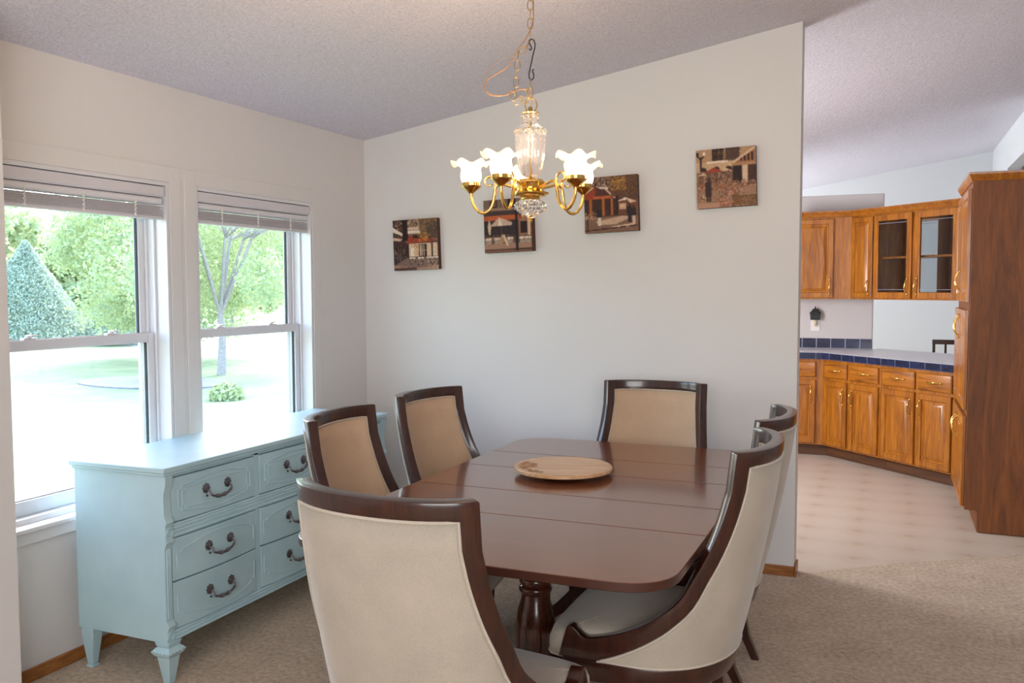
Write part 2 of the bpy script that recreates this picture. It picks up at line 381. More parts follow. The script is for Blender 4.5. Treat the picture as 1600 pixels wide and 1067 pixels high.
# ------------------------------------------------------------------ windows
def window(n, y0, y1):
    z0, z1 = WZ
    w = MB()  # jamb liner
    xo, xi = XL - T, XL + .002
    t = .018
    w.box(xo, xi, y0, y0 + t, z0, z1).box(xo, xi, y1 - t, y1, z0, z1).box(xo, xi, y0 + t, y1 - t, z1 - t, z1)
    w.box(xo, XL - .03, y0 + t, y1 - t, z0, z0 + .03)
    # parting beads / tracks
    for s, yy in ((1, y0 + t), (-1, y1 - t)):
        w.box(XL - .075, XL - .065, min(yy, yy + s * .012), max(yy, yy + s * .012), z0 + .03, z1 - t)
        w.box(XL - .122, XL - .112, min(yy, yy + s * .014), max(yy, yy + s * .014), z0 + .03, z1 - t)
        w.box(xo, XL - .155, min(yy, yy + s * .02), max(yy, yy + s * .02), z0 + .03, z1 - t)
    root = w.build('window_%d' % n, M['sash'], bevel=.002, kind='structure')
    # flat casing round the opening, painted like the wall
    cs = MB(); cw = .072; cx = XL + .006
    cs.box(XL, cx, y0 - cw, y0, z0, z1 + cw).box(XL, cx, y1, y1 + cw, z0, z1 + cw).box(XL, cx, y0, y1, z1, z1 + cw)
    cs.build('casing', M['wall'], root, bevel=.002)
    # stool and apron
    st = MB().box(XL - .055, XL + .034, y0 - .085, y1 + .078, z0 - .012, z0 + .008)
    st.build('sill', M['trimw'], root, bevel=.005)
    MB().box(XL, XL + .015, y0 - .07, y1 + .07, z0 - .06, z0 - .012).build('apron', M['trimw'], root, bevel=.003)
    zm = 1.305
    def sash(x0, x1, za, zb, bot, top, st, nm_):
        a0, a1 = y0 + t + .004, y1 - t - .004
        s = MB()
        s.box(x0, x1, a0, a0 + st, za, zb).box(x0, x1, a1 - st, a1, za, zb)
        s.box(x0, x1, a0 + st, a1 - st, za, za + bot).box(x0, x1, a0 + st, a1 - st, zb - top, zb)
        so = s.build(nm_, M['sash'], root, bevel=.003)
        xm = (x0 + x1) / 2
        g = MB().box(xm - .002, xm + .002, a0 + st, a1 - st, za + bot, zb - top)
        g.build('pane', M['glass'], so)
        k = MB(); e = .005
        k.box(xm - .006, xm + .006, a1 - st - e, a1 - st, za + bot, zb - top)
        k.box(xm - .006, xm + .006, a0 + st, a0 + st + e, za + bot, zb - top)
        k.box(xm - .006, xm + .006, a0 + st, a1 - st, za + bot, za + bot + e * .6)
        k.build('gasket', M['gasket'], so)
        return so
    lo = sash(XL - .110, XL - .078, z0 + .032, zm + .014, .055, .042, .045, 'lower_sash')
    up = sash(XL - .152, XL - .124, zm - .028, z1 - t, .038, .045, .042, 'upper_sash')
    for yy in (y0 + .26, y1 - .26):   # sash locks
        l = MB().box(XL - .108, XL - .085, yy - .03, yy + .03, zm + .014, zm + .022)
        l.lathe([(.012, 0), (.013, .008), (.008, .012), (0, .013)], (XL - .096, yy, zm + .022), 12)
        l.box(XL - .100, XL - .092, yy - .006, yy + .04, zm + .028, zm + .034)
        l.build('sash_lock', M['sash'], lo, bevel=.001)
    return root
window(1, *W1); window(2, *W2)

def blind(y0, y1, label):
    root = empty('window_blind', (XL - .03, (y0 + y1) / 2, WZ[1] - .13), 0, label, 'blind', 'raised white blinds at the windows')
    hw = (y1 - y0) / 2 - .024; top = .13 - .022
    p = [(-.022, top - .048), (.022, top - .048), (.03, top - .04), (.03, top), (-.022, top)]
    MB().extr(p, -hw, hw, lambda a, b, t: (a, t, b)).build('valance', M['blind'], root, bevel=.002)
    p = [(-.02, top - .082), (.012, top - .082)] + [(.012 + .012 * math.sin(k * PI / 6), top - .066 - .016 * math.cos(k * PI / 6)) for k in range(7)] + [(-.02, top - .05)]
    MB().extr(p, -hw + .004, hw - .01, lambda a, b, t: (a, t, b)).build('head_rail', M['sash'], root)
    s = MB(); rnd = random.Random(4)
    for k in range(9):
        z = top - .088 - k * .0052; d = rnd.uniform(-.003, .003)
        s.add([(-.022 + d, -hw + .004, z), (.022 + d, -hw + .004, z + .0), (.022 + d, hw - .006, z), (-.022 + d, hw - .006, z),
               (-.022 + d, -hw + .004, z - .003), (.022 + d, -hw + .004, z - .003), (.022 + d, hw - .006, z - .003), (-.022 + d, hw - .006, z - .003)],
              [(0, 1, 2, 3), (7, 6, 5, 4), (0, 4, 5, 1), (1, 5, 6, 2), (2, 6, 7, 3), (3, 7, 4, 0)])
    s.build('slats', M['blind'], root, smooth=0)
    MB().box(-.024, .022, -hw + .004, hw - .006, top - .148, top - .133).build('bottom_rail', M['blind'], root, bevel=.003)
    for yy in (-hw * .62, 0, hw * .62):
        t = MB(); pts = []
        for k in range(14):
            pts.append((.0255 + .003 * (k % 2), yy + .004 * math.sin(k * 2.1), top - .075 - k * .005))
        t.tube(pts, .0035, 6)
        pts = [(.024, yy + .006 * math.cos(k * 1.7), top - .07 - k * .005) for k in range(15)]
        t.tube(pts, .002, 5)
        t.build('ladder_cord', M['plate'], root)
    return root
blind(*W1, 'raised white slatted blind in the nearer, left window')
blind(*W2, 'raised white slatted blind in the farther, right window above the dresser end')

# ------------------------------------------------------------------ dining chair
ZT = 1.045; ZB = .385
def plan(z):
    h = 1 - max(0, 1 - (z - .33) / (ZT - .33)) ** 1.35
    w = .296 + (.272 - .296) * h; yc = .300 + (.06 - .300) * h; d = .252 + (.152 - .252) * h
    return w, yc, d
_tab = {}
def PS(s, z, off=0.0):
    """point on the shell mid-surface: plan arclength s from back centre, height z"""
    key = round(z, 4)
    if key not in _tab:
        w, yc, d = plan(z); N = 60; L = [0]; pts = []
        for i in range(N + 1):
            a = i / N * PI / 2; pts.append((w * math.sin(a) ** .92 if a > 0 else 0, yc - d * math.cos(a)))
            if i: L.append(L[-1] + math.dist(pts[-1], pts[-2]))
        _tab[key] = (w, yc, pts, L)
    w, yc, pts, L = _tab[key]; sg = 1 if s >= 0 else -1; a = abs(s)
    if a >= L[-1]:
        x, y = w, yc + a - L[-1]; nx, ny = 1, 0
    else:
        import bisect
        i = max(1, bisect.bisect_left(L, a)); t = (a - L[i - 1]) / (L[i] - L[i - 1])
        x = pts[i - 1][0] + t * (pts[i][0] - pts[i - 1][0]); y = pts[i - 1][1] + t * (pts[i][1] - pts[i - 1][1])
        tx, ty = pts[i][0] - pts[i - 1][0], pts[i][1] - pts[i - 1][1]; l = math.hypot(tx, ty); nx, ny = ty / l, -tx / l
    return Vector((sg * (x + nx * off), y + ny * off, z))
def s_for(y, z):
    lo, hi = 0, 1.2
    for _ in range(40):
        m = (lo + hi) / 2
        if PS(m, z).y < y: lo = m
        else: hi = m
    return lo
EDGE = [(.016, .93), (.039, .852), (.068, .76), (.104, .665), (.150, .60), (.204, .548), (.255, .512), (.303, .487), (.36, .465), (.408, .453), (.430, .451), (.445, .457), (.458, .469), (.470, .479), (.482, .482), (.492, .476)]
def _smooth(K, n=3):
    out = []
    for i in range(len(K) - 1):
        p0 = K[max(i - 1, 0)]; p1 = K[i]; p2 = K[i + 1]; p3 = K[min(i + 2, len(K) - 1)]
        for k in range(n):
            t = k / n
            out.append(tuple(.5 * ((2 * p1[q]) + (-p0[q] + p2[q]) * t + (2 * p0[q] - 5 * p1[q] + 4 * p2[q] - p3[q]) * t * t + (-p0[q] + 3 * p1[q] - 3 * p2[q] + p3[q]) * t ** 3) for q in (0, 1)))
    return out + [K[-1]]
EDGE = [(.013, .93), (.038, .84), (.072, .75), (.112, .67)] + EDGE[4:]
EDGE = _smooth(EDGE)
def edge_lines():
    sc = s_for(0, ZT)
    E = [(sc * k / 10, ZT) for k in range(10)] + [(sc - .003, ZT), (sc, ZT - .003)]
    E += [(s_for(y, z), z) for y, z in EDGE]
    send = s_for(.49, .43)
    return E, sc, send
def make_chair():
    root = empty('dining_chair')
    E, sc, send = edge_lines()
    WD = .047
    I = []
    n = len(E)
    for i in range(n):
        a = E[max(i - 1, 0)] if i else (-E[1][0], E[1][1]); b = E[min(i + 1, n - 1)]
        t = Vector((b[0] - a[0], b[1] - a[1])).normalized(); nrm = Vector((t.y, -t.x))  # to the inside (down/left)
        if nrm.y > 0: nrm = -nrm
        if nrm.x > 0 and abs(t.y) > .2: nrm = Vector((-abs(nrm.x), nrm.y))
        yf = EDGE[i - 12][0] if i >= 12 else 0; wd = WD + .026 * min(1, max(0, (yf - .12) / .27))
        p = Vector(E[i]) + nrm * wd
        if i in (10, 11): p = Vector((sc - WD, ZT - WD))
        if i < 10: p.x = min(p.x, sc - WD)
        I.append((p.x, p.y))
    # subtract: keep monotonic and above the rail
    J = []
    low = None
    for i, p in enumerate(I):
        if low is None and i > 14 and (p[1] < ZB + .004 or EDGE[i - 12][0] > .40): low = i
        J.append((p[0], p[1]))
    for i in range(low, n):
        t = (i - low + 1) / (n - low); J[i] = (J[low - 1][0] + (E[-1][0] - J[low - 1][0]) * t, ZB)
    J[-1] = (E[-1][0], ZB)
    full = lambda L: [(-s, z) for s, z in L[::-1]] + L[1:]
    Ef, If = full(E), full(J)
    # wooden edge frame
    m = MB()
    for a, b in zip(Ef, If):
        K = 3
        for k in range(K + 1):
            m.v.append(PS(a[0] + (b[0] - a[0]) * k / K, a[1] + (b[1] - a[1]) * k / K))
    for i in range(len(Ef) - 1):
        for k in range(3): m.f.append((i * 4 + k, (i + 1) * 4 + k, (i + 1) * 4 + k + 1, i * 4 + k + 1))
    # front end of each arm below the horn down to the rail
    m.build('back_frame', M['esp'], root, solid=.038, bevel=.005, smooth=40)
    # upholstery between the frame and the rail, built row by row
    u = MB(); side = J[11:low] + [(J[low - 1][0] + .015, ZB + .001)]
    # densify the tall rows
    rows = [side[0]]
    for p in side[1:]:
        q = rows[-1]; k = max(1, int(abs(p[1] - q[1]) / .035))
        rows += [(q[0] + (p[0] - q[0]) * j / k, q[1] + (p[1] - q[1]) * j / k) for j in range(1, k + 1)]
    NC = 44
    panels = {}
    for off, pname, pm in ((.0095, 'back_upholstery', M['fab']), (-.0095, 'inner_upholstery', M['fabt'])):
        u = MB()
        for sI, z in rows:
            for k in range(NC + 1): u.v.append(PS(-sI + 2 * sI * k / NC, z, off))
        for i in range(len(rows) - 1):
            for k in range(NC): a_ = i * (NC + 1) + k; u.f.append((a_, a_ + 1, a_ + NC + 2, a_ + NC + 1))
        panels[off > 0] = u.build(pname, pm, root, solid=.018, smooth=60)
    for off in (.019, -.019):
        rt = [PS(sI, z, off) for sI, z in rows]; lf = [PS(-sI, z, off) for sI, z in rows]
        s1 = rows[0][0]; tp = [PS(-s1 + 2 * s1 * k / 20, rows[0][1], off) for k in range(1, 20)]
        s2 = rows[-1][0]; bt = [PS(s2 - 2 * s2 * k / 40, ZB + .003, off) for k in range(1, 40)]
        MB().tube(lf[::-1] + tp + rt + bt, .0042 if off > 0 else .0034, 6, closed=True).build('piping', M['pipe'], panels[off > 0], smooth=60)
    # base rail following the shell, and front apron
    r = MB(); N = 40
    for i in range(N + 1):
        s = -send + 2 * send * i / N
        for z in (.322, ZB): r.v.append(PS(s, z))
    for i in range(N): r.f.append((2 * i, 2 * i + 2, 2 * i + 3, 2 * i + 1))
    r.build('seat_rail', M['esp'], root, solid=.04, bevel=.003)
    MB().box(-.281, .281, .455, .492, .325, .388).build('front_apron', M['esp'], root, bevel=.003)
    # seat cushion (T shape, crowned)
    out = []
    zz = .42
    for k in range(0, 21):
        a = k / 20; s = a * s_for(.43, zz); p = PS(s, zz, -.023); out.append((p.x, p.y))
    out += [(.281, .475), (.288, .497), (.300, .503), (.306, .512), (.306, .525), (.298, .543), (.28, .556), (.22, .566), (.11, .571), (0, .573)]
    out = [(-x, y) for x, y in out[::-1]][:-1] + out[:-1] if False else out
    loop = out + [(-x, y) for x, y in out[::-1][1:-1]]
    c0 = (0, .31); m = MB(); nn = len(loop)
    RG = [(.97, .376), (1.0, .384), (1.004, .41), (1.0, .432), (.975, .452), (.92, .463), (.8, .471), (.6, .477), (.35, .481), (.12, .483)]
    for sc_, z in RG:
        for x, y in loop: m.v.append((c0[0] + (x - c0[0]) * sc_, c0[1] + (y - c0[1]) * sc_, z))
    for i in range(len(RG) - 1):
        for k in range(nn): m.f.append((i * nn + k, i * nn + (k + 1) % nn, (i + 1) * nn + (k + 1) % nn, (i + 1) * nn + k))
    m.f.append(tuple((len(RG) - 1) * nn + k for k in range(nn))); m.f.append(tuple(range(nn))[::-1])
    st = m.build('seat', M['fab'], root, smooth=70)
    MB().tube([(c0[0] + (x) * 1.003, c0[1] + (y - c0[1]) * 1.003, .386) for x, y in loop if y > .44 or True], .004, 6, closed=True).build('piping', M['pipe'], st, smooth=60)
    # legs
    for sg in (-1, 1):
        MB().frustum((sg * .272, .448, 0), (.014, .014), (sg * .276, .455, .33), (.024, .024)).build('leg', M['esp'], root, bevel=.003)
        l = MB(); pts = [(sg * .185, .125, .335), (sg * .183, .12, .22), (sg * .178, .095, .10), (sg * .172, .05, 0)]
        hs = [.026, .022, .018, .015]
        for i in range(3): l.frustum(pts[i + 1], (hs[i + 1], hs[i + 1]), pts[i], (hs[i], hs[i]))
        l.build('leg', M['esp'], root, bevel=.003)
    return root
proto = make_chair()
chairs = [
    ((-1.099, 1.82), -5, 'beige barrel dining chair closest to the camera, seen from behind at the table end'),
    ((-1.92, 2.89), -84, 'beige upholstered dining chair beside the dresser, the nearer of two on the window side'),
    ((-1.94, 3.64), -96, 'beige upholstered dining chair near the room corner, the farther of two on the window side'),
    ((-1.085, 4.40), 180, 'beige upholstered dining chair at the far table end in front of the picture wall'),
    ((-.425, 3.50), 90, 'barrel dining chair on the kitchen side, mostly hidden behind the nearer one'),
    ((-.405, 2.85), 90, 'barrel dining chair on the kitchen side, its seat and sweeping arm in view')]
for i, ((x, y), a, lab) in enumerate(chairs):
    o = proto if i == 0 else copy_tree(proto)
    o.location = (x, y, 0); o.rotation_euler = (0, 0, R(a)); tag(o, lab, 'chair', 'dining chairs around the table')

# ------------------------------------------------------------------ dining table
def rrect(x0, x1, y0, y1, r, n=10):
    p = []
    for cx, cy, a in ((x1 - r, y0 + r, -90), (x1 - r, y1 - r, 0), (x0 + r, y1 - r, 90), (x0 + r, y0 + r, 180)):
        for k in range(n + 1):
            t = R(a + 90 * k / n)
            # squarish corner
            c_, s_ = math.cos(t), math.sin(t)
            p.append((cx + r * math.copysign(abs(c_) ** .85, c_), cy + r * math.copysign(abs(s_) ** .85, s_)))
    return p
tx0, tx1, ty0, ty1 = -1.70, -.50, 2.185, 4.21
TC = (-1.10, (ty0 + ty1) / 2)
tab = empty('dining_table', (TC[0], TC[1], 0), 0, 'dark reddish brown wooden dining table with rounded corners and leaf seams', 'table')
seams = [ty0, 2.71, 3.055, 3.45, 3.775, ty1]
outl = rrect(tx0, tx1, ty0, ty1, .17)
for i in range(5):
    a, b = seams[i] + (.0012 if i else 0), seams[i + 1] - (.0012 if i < 4 else 0)
    if i == 0: poly = [p for p in outl if p[1] < b - .0001 and p[1] < 3]; poly = [p for p in poly if p[0] < TC[0]][::1], [p for p in poly if p[0] >= TC[0]]; lf, rt = poly; pl = lf + rt + [(tx1, b), (tx0, b)]
    elif i == 4: q = [p for p in outl if p[1] > 3.6]; pl = [(tx0, a), (tx1, a)] + q
    else: pl = [(tx0, a), (tx1, a), (tx1, b), (tx0, b)]
    if i == 0:
        lf = sorted([p for p in outl if p[1] < 3 and p[0] < TC[0]], key=lambda p: (-p[1], p[0])); rt = sorted([p for p in outl if p[1] < 3 and p[0] >= TC[0]], key=lambda p: (p[1], p[0]))
        pl = [(tx0, b)] + lf + rt + [(tx1, b)]
    if i == 4:
        rt = sorted([p for p in outl if p[1] > 3.6 and p[0] >= TC[0]], key=lambda p: (p[1], -p[0])); lf = sorted([p for p in outl if p[1] > 3.6 and p[0] < TC[0]], key=lambda p: (-p[1], -p[0]))
        pl = [(tx0, a), (tx1, a)] + rt + lf
    pl = [(p[0] - TC[0], p[1] - TC[1]) for p in pl]
    MB().prism(pl, .734, .760).build('tabletop_leaf' if 0 < i < 4 else 'tabletop_end', M['maho'], tab, bevel=.0025, smooth=30)
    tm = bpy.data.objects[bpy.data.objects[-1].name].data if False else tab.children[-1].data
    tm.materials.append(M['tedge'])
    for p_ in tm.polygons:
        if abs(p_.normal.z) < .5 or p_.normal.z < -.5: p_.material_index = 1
# apron
ap = MB(); hx, hy = .42, (ty1 - ty0) / 2 - .30
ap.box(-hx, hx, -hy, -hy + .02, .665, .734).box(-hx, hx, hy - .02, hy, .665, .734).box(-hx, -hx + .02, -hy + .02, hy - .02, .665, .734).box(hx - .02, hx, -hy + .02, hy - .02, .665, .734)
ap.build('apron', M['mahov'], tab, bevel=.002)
for i, yy in enumerate((2.80 - TC[1], 3.60 - TC[1])):
    pe = MB()
    prof = [(.060, .12), (.062, .16), (.050, .18), (.052, .20), (.066, .24), (.074, .30), (.072, .36), (.060, .42), (.050, .455), (.047, .475), (.054, .482), (.058, .492), (.054, .502), (.049, .506), (.056, .516), (.056, .528), (.047, .538), (.042, .55), (.041, .60), (.044, .63), (.055, .645), (.055, .665)]
    pe.lathe(prof, (0, yy, 0), 32)
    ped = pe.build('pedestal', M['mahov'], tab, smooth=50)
    MB().box(-.30, .30, yy - .05, yy + .05, .64, .70).build('cleat', M['mahov'], ped, bevel=.004)
    outy = -1 if i == 0 else 1
    for dx, dy in ((1, 0), (-1, 0), (0, outy)):
        l = MB(); prev = None
        pts = [(.03, .24, .03, .06), (.12, .20, .026, .045), (.22, .11, .024, .03), (.32, .045, .024, .022), (.37, .022, .024, .018)]
        for d, z, hw, hh in pts:
            ring = []
            for s1, s2 in ((-1, -1), (1, -1), (1, 1), (-1, 1)):
                px_, py_ = dx * d, dy * d
                ring.append((px_ + (-dy) * s1 * hw, yy + py_ + dx * s1 * hw, max(0.0, z + s2 * hh)))
            if prev:
                l.add(prev + ring, [(0, 1, 5, 4), (1, 2, 6, 5), (2, 3, 7, 6), (3, 0, 4, 7)])
            else: l.add(ring, [(0, 1, 2, 3)])
            prev = ring
        l.add(prev, [(3, 2, 1, 0)])
        l.build('foot', M['mahov'], tab, bevel=.004)
MB().box(-.025, .025, 2.80 - TC[1], 3.60 - TC[1], .20, .25).build('stretcher', M['mahov'], tab, bevel=.004)

# serving board
bx, by = -1.213, 3.40
bd = empty('serving_board', (bx, by, .76), R(20), 'round pale bamboo lazy susan board lying on the table', 'board')
br = .200
MB().lathe([(0, .018), (br - .006, .018), (br, .022), (br, .032), (br - .004, .036), (0, .036)], (0, 0, 0), 64).build('board_top', M['bamboo'], bd, smooth=40)
MB().lathe([(.085, 0), (.085, .018), (.0, .018)], (0, 0, 0), 40).build('turntable_foot', M['dark'], bd)
# engraved arc of script (illegible in the photo): short pen-like strokes
en = MB(); rnd = random.Random(11)
for row, (rad, a0, a1, nst) in enumerate(((.165, 172, 262, 26), (.128, 180, 225, 10))):
    for k in range(nst):
        a = R(a0 + (a1 - a0) * k / nst) - R(20)
        if k in (9, 16): continue
        pts = []
        hgt = rnd.choice((.012, .014, .022))
        for q in range(6):
            aa = a + .035 * q / 5 * (1 if q < 4 else .6); rr_ = rad + hgt * math.sin(q * 1.3 + k)
            pts.append((rr_ * math.cos(aa), rr_ * math.sin(aa), .0362))
        en.tube(pts, .0007, 4)
en.build('engraving', M['burn'], bd)

# ------------------------------------------------------------------ dresser
DX0, DX1, DY0, DY1 = -2.985, -2.487, 2.535, 4.17
DL = DY1 - DY0; DD = DX1 - DX0
dr = empty('dresser', ((DX0 + DX1) / 2, (DY0 + DY1) / 2, 0), 0, 'pale powder blue painted nine drawer dresser under the windows', 'dresser')
hx, hy = DD / 2, DL / 2
# local: +x = front
fx = hx - .028     # front plane of the case
ov = .018
m = MB(); m.box(-hx, hx - .006, -hy, hy, .825, .845)
m.box(-hx + .006, hx - .014, -hy + .008, hy - .008, .812, .825)
m.build('dresser_top', M['blue'], dr, bevel=.004)
m = MB(); m.box(-hx + .01, fx - .03, -hy + ov, hy - ov, .165, .812)
m.build('case', M['blue'], dr, bevel=.002)
m = MB()
cols = [-hy + .055, -hy + .055 + .487, -hy + .055 + .517, 0, 0, 0]
cw = (DL - .11 - .06) / 3
cols = [(-hy + .055 + k * (cw + .03), -hy + .055 + k * (cw + .03) + cw) for k in range(3)]
fr = MB()
fr.box(fx - .03, fx, -hy + ov, hy - ov, .800, .812)
fr.box(fx - .03, fx + .004, -hy + .05, hy - .05, .566, .622)
fr.box(fx - .03, fx + .002, -hy + .05, hy - .05, .165, .207)
for k in (0, 1): fr.box(fx - .03, fx, cols[k][1], cols[k + 1][0], .2, .81)
# reeded lines on the rails
for z in (.574, .590, .604, .616): fr.tube([(fx + .004, -hy + .06, z), (fx + .004, hy - .06, z)], .0035, 6)
for z in (.172, .186, .199): fr.tube([(fx + .003, -hy + .06, z), (fx + .003, hy - .06, z)], .0045, 6)
fr.build('face_frame', M['blue'], dr, bevel=.0015)
MB().box(fx - .032, fx - .0295, -hy + .05, hy - .05, .2, .81).build('drawer_gap_shade', M['dark'], dr)  # near-black sheet puts the shade between drawers into its colour
# scalloped pilasters at both ends
for sg in (-1, 1):
    p = MB()
    ya, yb = (-hy + ov - .004, -hy + .053) if sg < 0 else (hy - .053, hy - ov + .004)
    prof = [(.165, 0), (.165, .006), (.215, .008), (.232, .016), (.25, .003), (.40, .002), (.50, .003), (.535, .004), (.556, .014), (.565, .010), (.622, .010), (.632, .016), (.66, .004), (.74, .003), (.775, .013), (.812, .016), (.812, 0)]
    poly = [(-.03, .165)] + [(d, z) for z, d in prof] + [(-.03, .812)]
    p.extr(poly, ya, yb, lambda a, b, t: (fx + a, t, b))
    for j in (.3, .5, .7):
        yy = ya + (yb - ya) * j
        p.tube([(fx + .004, yy, .255), (fx + .004, yy, .53)], .0035, 6)
    for zz in (.594, .192):
        for rr_ in (.017, .009):
            p.tube([(fx + (.011 if zz > .5 else .008), (ya + yb) / 2 + rr_ * math.cos(q * PI / 8), zz + rr_ * math.sin(q * PI / 8)) for q in range(16)], .003, 6, closed=True)
    p.build('pilaster', M['blue'], dr, bevel=.0015)
# legs
for sy in (-1, 1):
    l = MB(); cx, cy = fx - .02, sy * (hy - .045)
    l.frustum((cx, cy, .150), (.030, .030), (cx, cy, .168), (.036, .036))
    l.frustum((cx, cy, .132), (.046, .046), (cx, cy, .150), (.028, .028))
    l.frustum((cx, cy, .118), (.040, .040), (cx, cy, .132), (.046, .046))
    l.frustum((cx, cy, .108), (.031, .031), (cx, cy, .118), (.040, .040))
    l.frustum((cx, cy, 0), (.015, .015), (cx, cy, .108), (.030, .030))
    for q in range(5):
        l.lathe([(.0, -.007), (.007, 0), (0, .007)], (cx - .036 + q * .018, cy - .046, .132), 6)
        l.lathe([(.0, -.007), (.007, 0), (0, .007)], (cx + .046, cy - .036 + q * .018, .132), 6)
    l.build('leg', M['blue'], dr, bevel=.003)
    l = MB(); cx = -hx + .05
    l.frustum((cx, cy, .13), (.030, .026), (cx, cy, .165), (.030, .026))
    l.frustum((cx, cy, .012), (.014, .014), (cx, cy, .13), (.030, .026))
    l.frustum((cx, cy, 0), (.018, .018), (cx, cy, .012), (.018, .018))
    l.build('leg', M['blue'], dr, bevel=.003)
# drawers
def drawer(y0, y1, z0, z1, kind):
    w = y1 - y0; cy = (y0 + y1) / 2; N = 20; g = .002
    bow = .007 if kind == 0 else .015
    def X(y): t = (y - cy) / (w / 2); return fx + .002 + bow * (1 - t * t)
    d = MB()
    ys = [y0 + g + (w - 2 * g) * k / N for k in range(N + 1)]
    for y in ys:
        for x, z in ((fx - .02, z0 + g), (X(y), z0 + g), (X(y), z1 - g), (fx - .02, z1 - g)): d.v.append((x, y, z))
    for i in range(N):
        for k in range(4): d.f.append((i * 4 + k, i * 4 + (k + 1) % 4, (i + 1) * 4 + (k + 1) % 4, (i + 1) * 4 + k))
    d.f.append((0, 1, 2, 3)); d.f.append(tuple(N * 4 + k for k in (3, 2, 1, 0)))
    dro = d.build('drawer', M['blue'], dr, bevel=.0015, smooth=40)
    dm = MB(); h = z1 - z0
    def path(pts, r=.0028): dm.tube([(X(y) + .0006, y, z) for y, z in pts], r, 6)
    def arc(ya, yb, za, zm, n=14): return [(ya + (yb - ya) * k / n, za + (zm - za) * math.sin(PI * k / n)) for k in range(n + 1)]
    if kind == 0:   # double cartouche, notched ends
        for ins, dz in ((0, 0), (.022, .014)):
            a, b = y0 + .035 + ins, y1 - .035 - ins; zb_, zt_ = z0 + .040 + dz * .6, z1 - .040 - dz * .6
            up = arc(a + .035, b - .035, zt_, zt_ + .022 - dz); dn = arc(a + .035, b - .035, zb_, zb_ - .022 + dz)
            L = [(a, zb_ + .012), (a, zt_ - .012), (a + .016, zt_ - .012), (a + .016, zt_), (a + .035, zt_)] + up[1:-1] + [(b - .035, zt_), (b - .016, zt_), (b - .016, zt_ - .012), (b, zt_ - .012), (b, zb_ + .012), (b - .016, zb_ + .012), (b - .016, zb_), (b - .035, zb_)] + dn[::-1][1:-1] + [(a + .035, zb_), (a + .016, zb_), (a + .016, zb_ + .012)]
            dm.tube([(X(y) + .0006, y, z) for y, z in L], .0032 if ins == 0 else .0024, 6, closed=True)
    elif kind == 1:  # upper curved line
        path([(y0 + .02, z0 + .05), (y0 + .02, z1 - .062), (y0 + .045, z1 - .062), (y0 + .045, z1 - .052)] + arc(y0 + .05, y1 - .05, z1 - .050, z1 - .022) + [(y1 - .045, z1 - .052), (y1 - .045, z1 - .062), (y1 - .02, z1 - .062), (y1 - .02, z0 + .05)], .0022)
    else:
        path([(y0 + .02, z1 - .05), (y0 + .02, z0 + .062), (y0 + .045, z0 + .062), (y0 + .045, z0 + .052)] + arc(y0 + .05, y1 - .05, z0 + .050, z0 + .022) + [(y1 - .045, z0 + .052), (y1 - .045, z0 + .062), (y1 - .02, z0 + .062), (y1 - .02, z1 - .05)], .0022)
    dm.build('moulding', M['blue'], dro)
    # bail pull with two rosettes
    hm = MB(); zc_ = (z0 + z1) / 2 + .012; sp = .063
    for s in (-1, 1):
        y = cy + s * sp; x = X(y)
        hm.lathe([(.0, 0), (.019, .0), (.0195, .004), (.014, .006), (.008, .010), (.0, .012)], (x, y, zc_), 16, axis='x',
                 mod=lambda a, r, z, i: (r * (1 + .12 * math.cos(8 * a)), z))
        hm.tube([(x + .006, y, zc_ - .004), (x + .022, y, zc_ - .012), (x + .026, y - s * .004, zc_ - .026)], .004, 8)
    pts = []; rr_ = []
    for k in range(25):
        t = -1 + 2 * k / 24; y = cy + t * (sp - .004)
        pts.append((X(y) + .024, y, zc_ - .026 - .014 * (1 - t * t)))
        r_ = .0042 + .002 * (1 - abs(t))
        if abs(abs(t) - .25) < .05 or abs(abs(t) - .42) < .03: r_ = .0085
        rr_.append(r_)
    hm.tube(pts, rr_, 8)
    for s in (-1, 1): hm.lathe([(0, -.006), (.006, 0), (0, .006)], (X(cy) + .012, cy + s * (sp + .006), zc_ - .028), 8)
    hm.build('handle', M['pewter'], dro, smooth=50)
for (a, b) in cols:
    drawer(a, b, .624, .799, 0); drawer(a, b, .3955, .5645, 1); drawer(a, b, .209, .3935, 2)

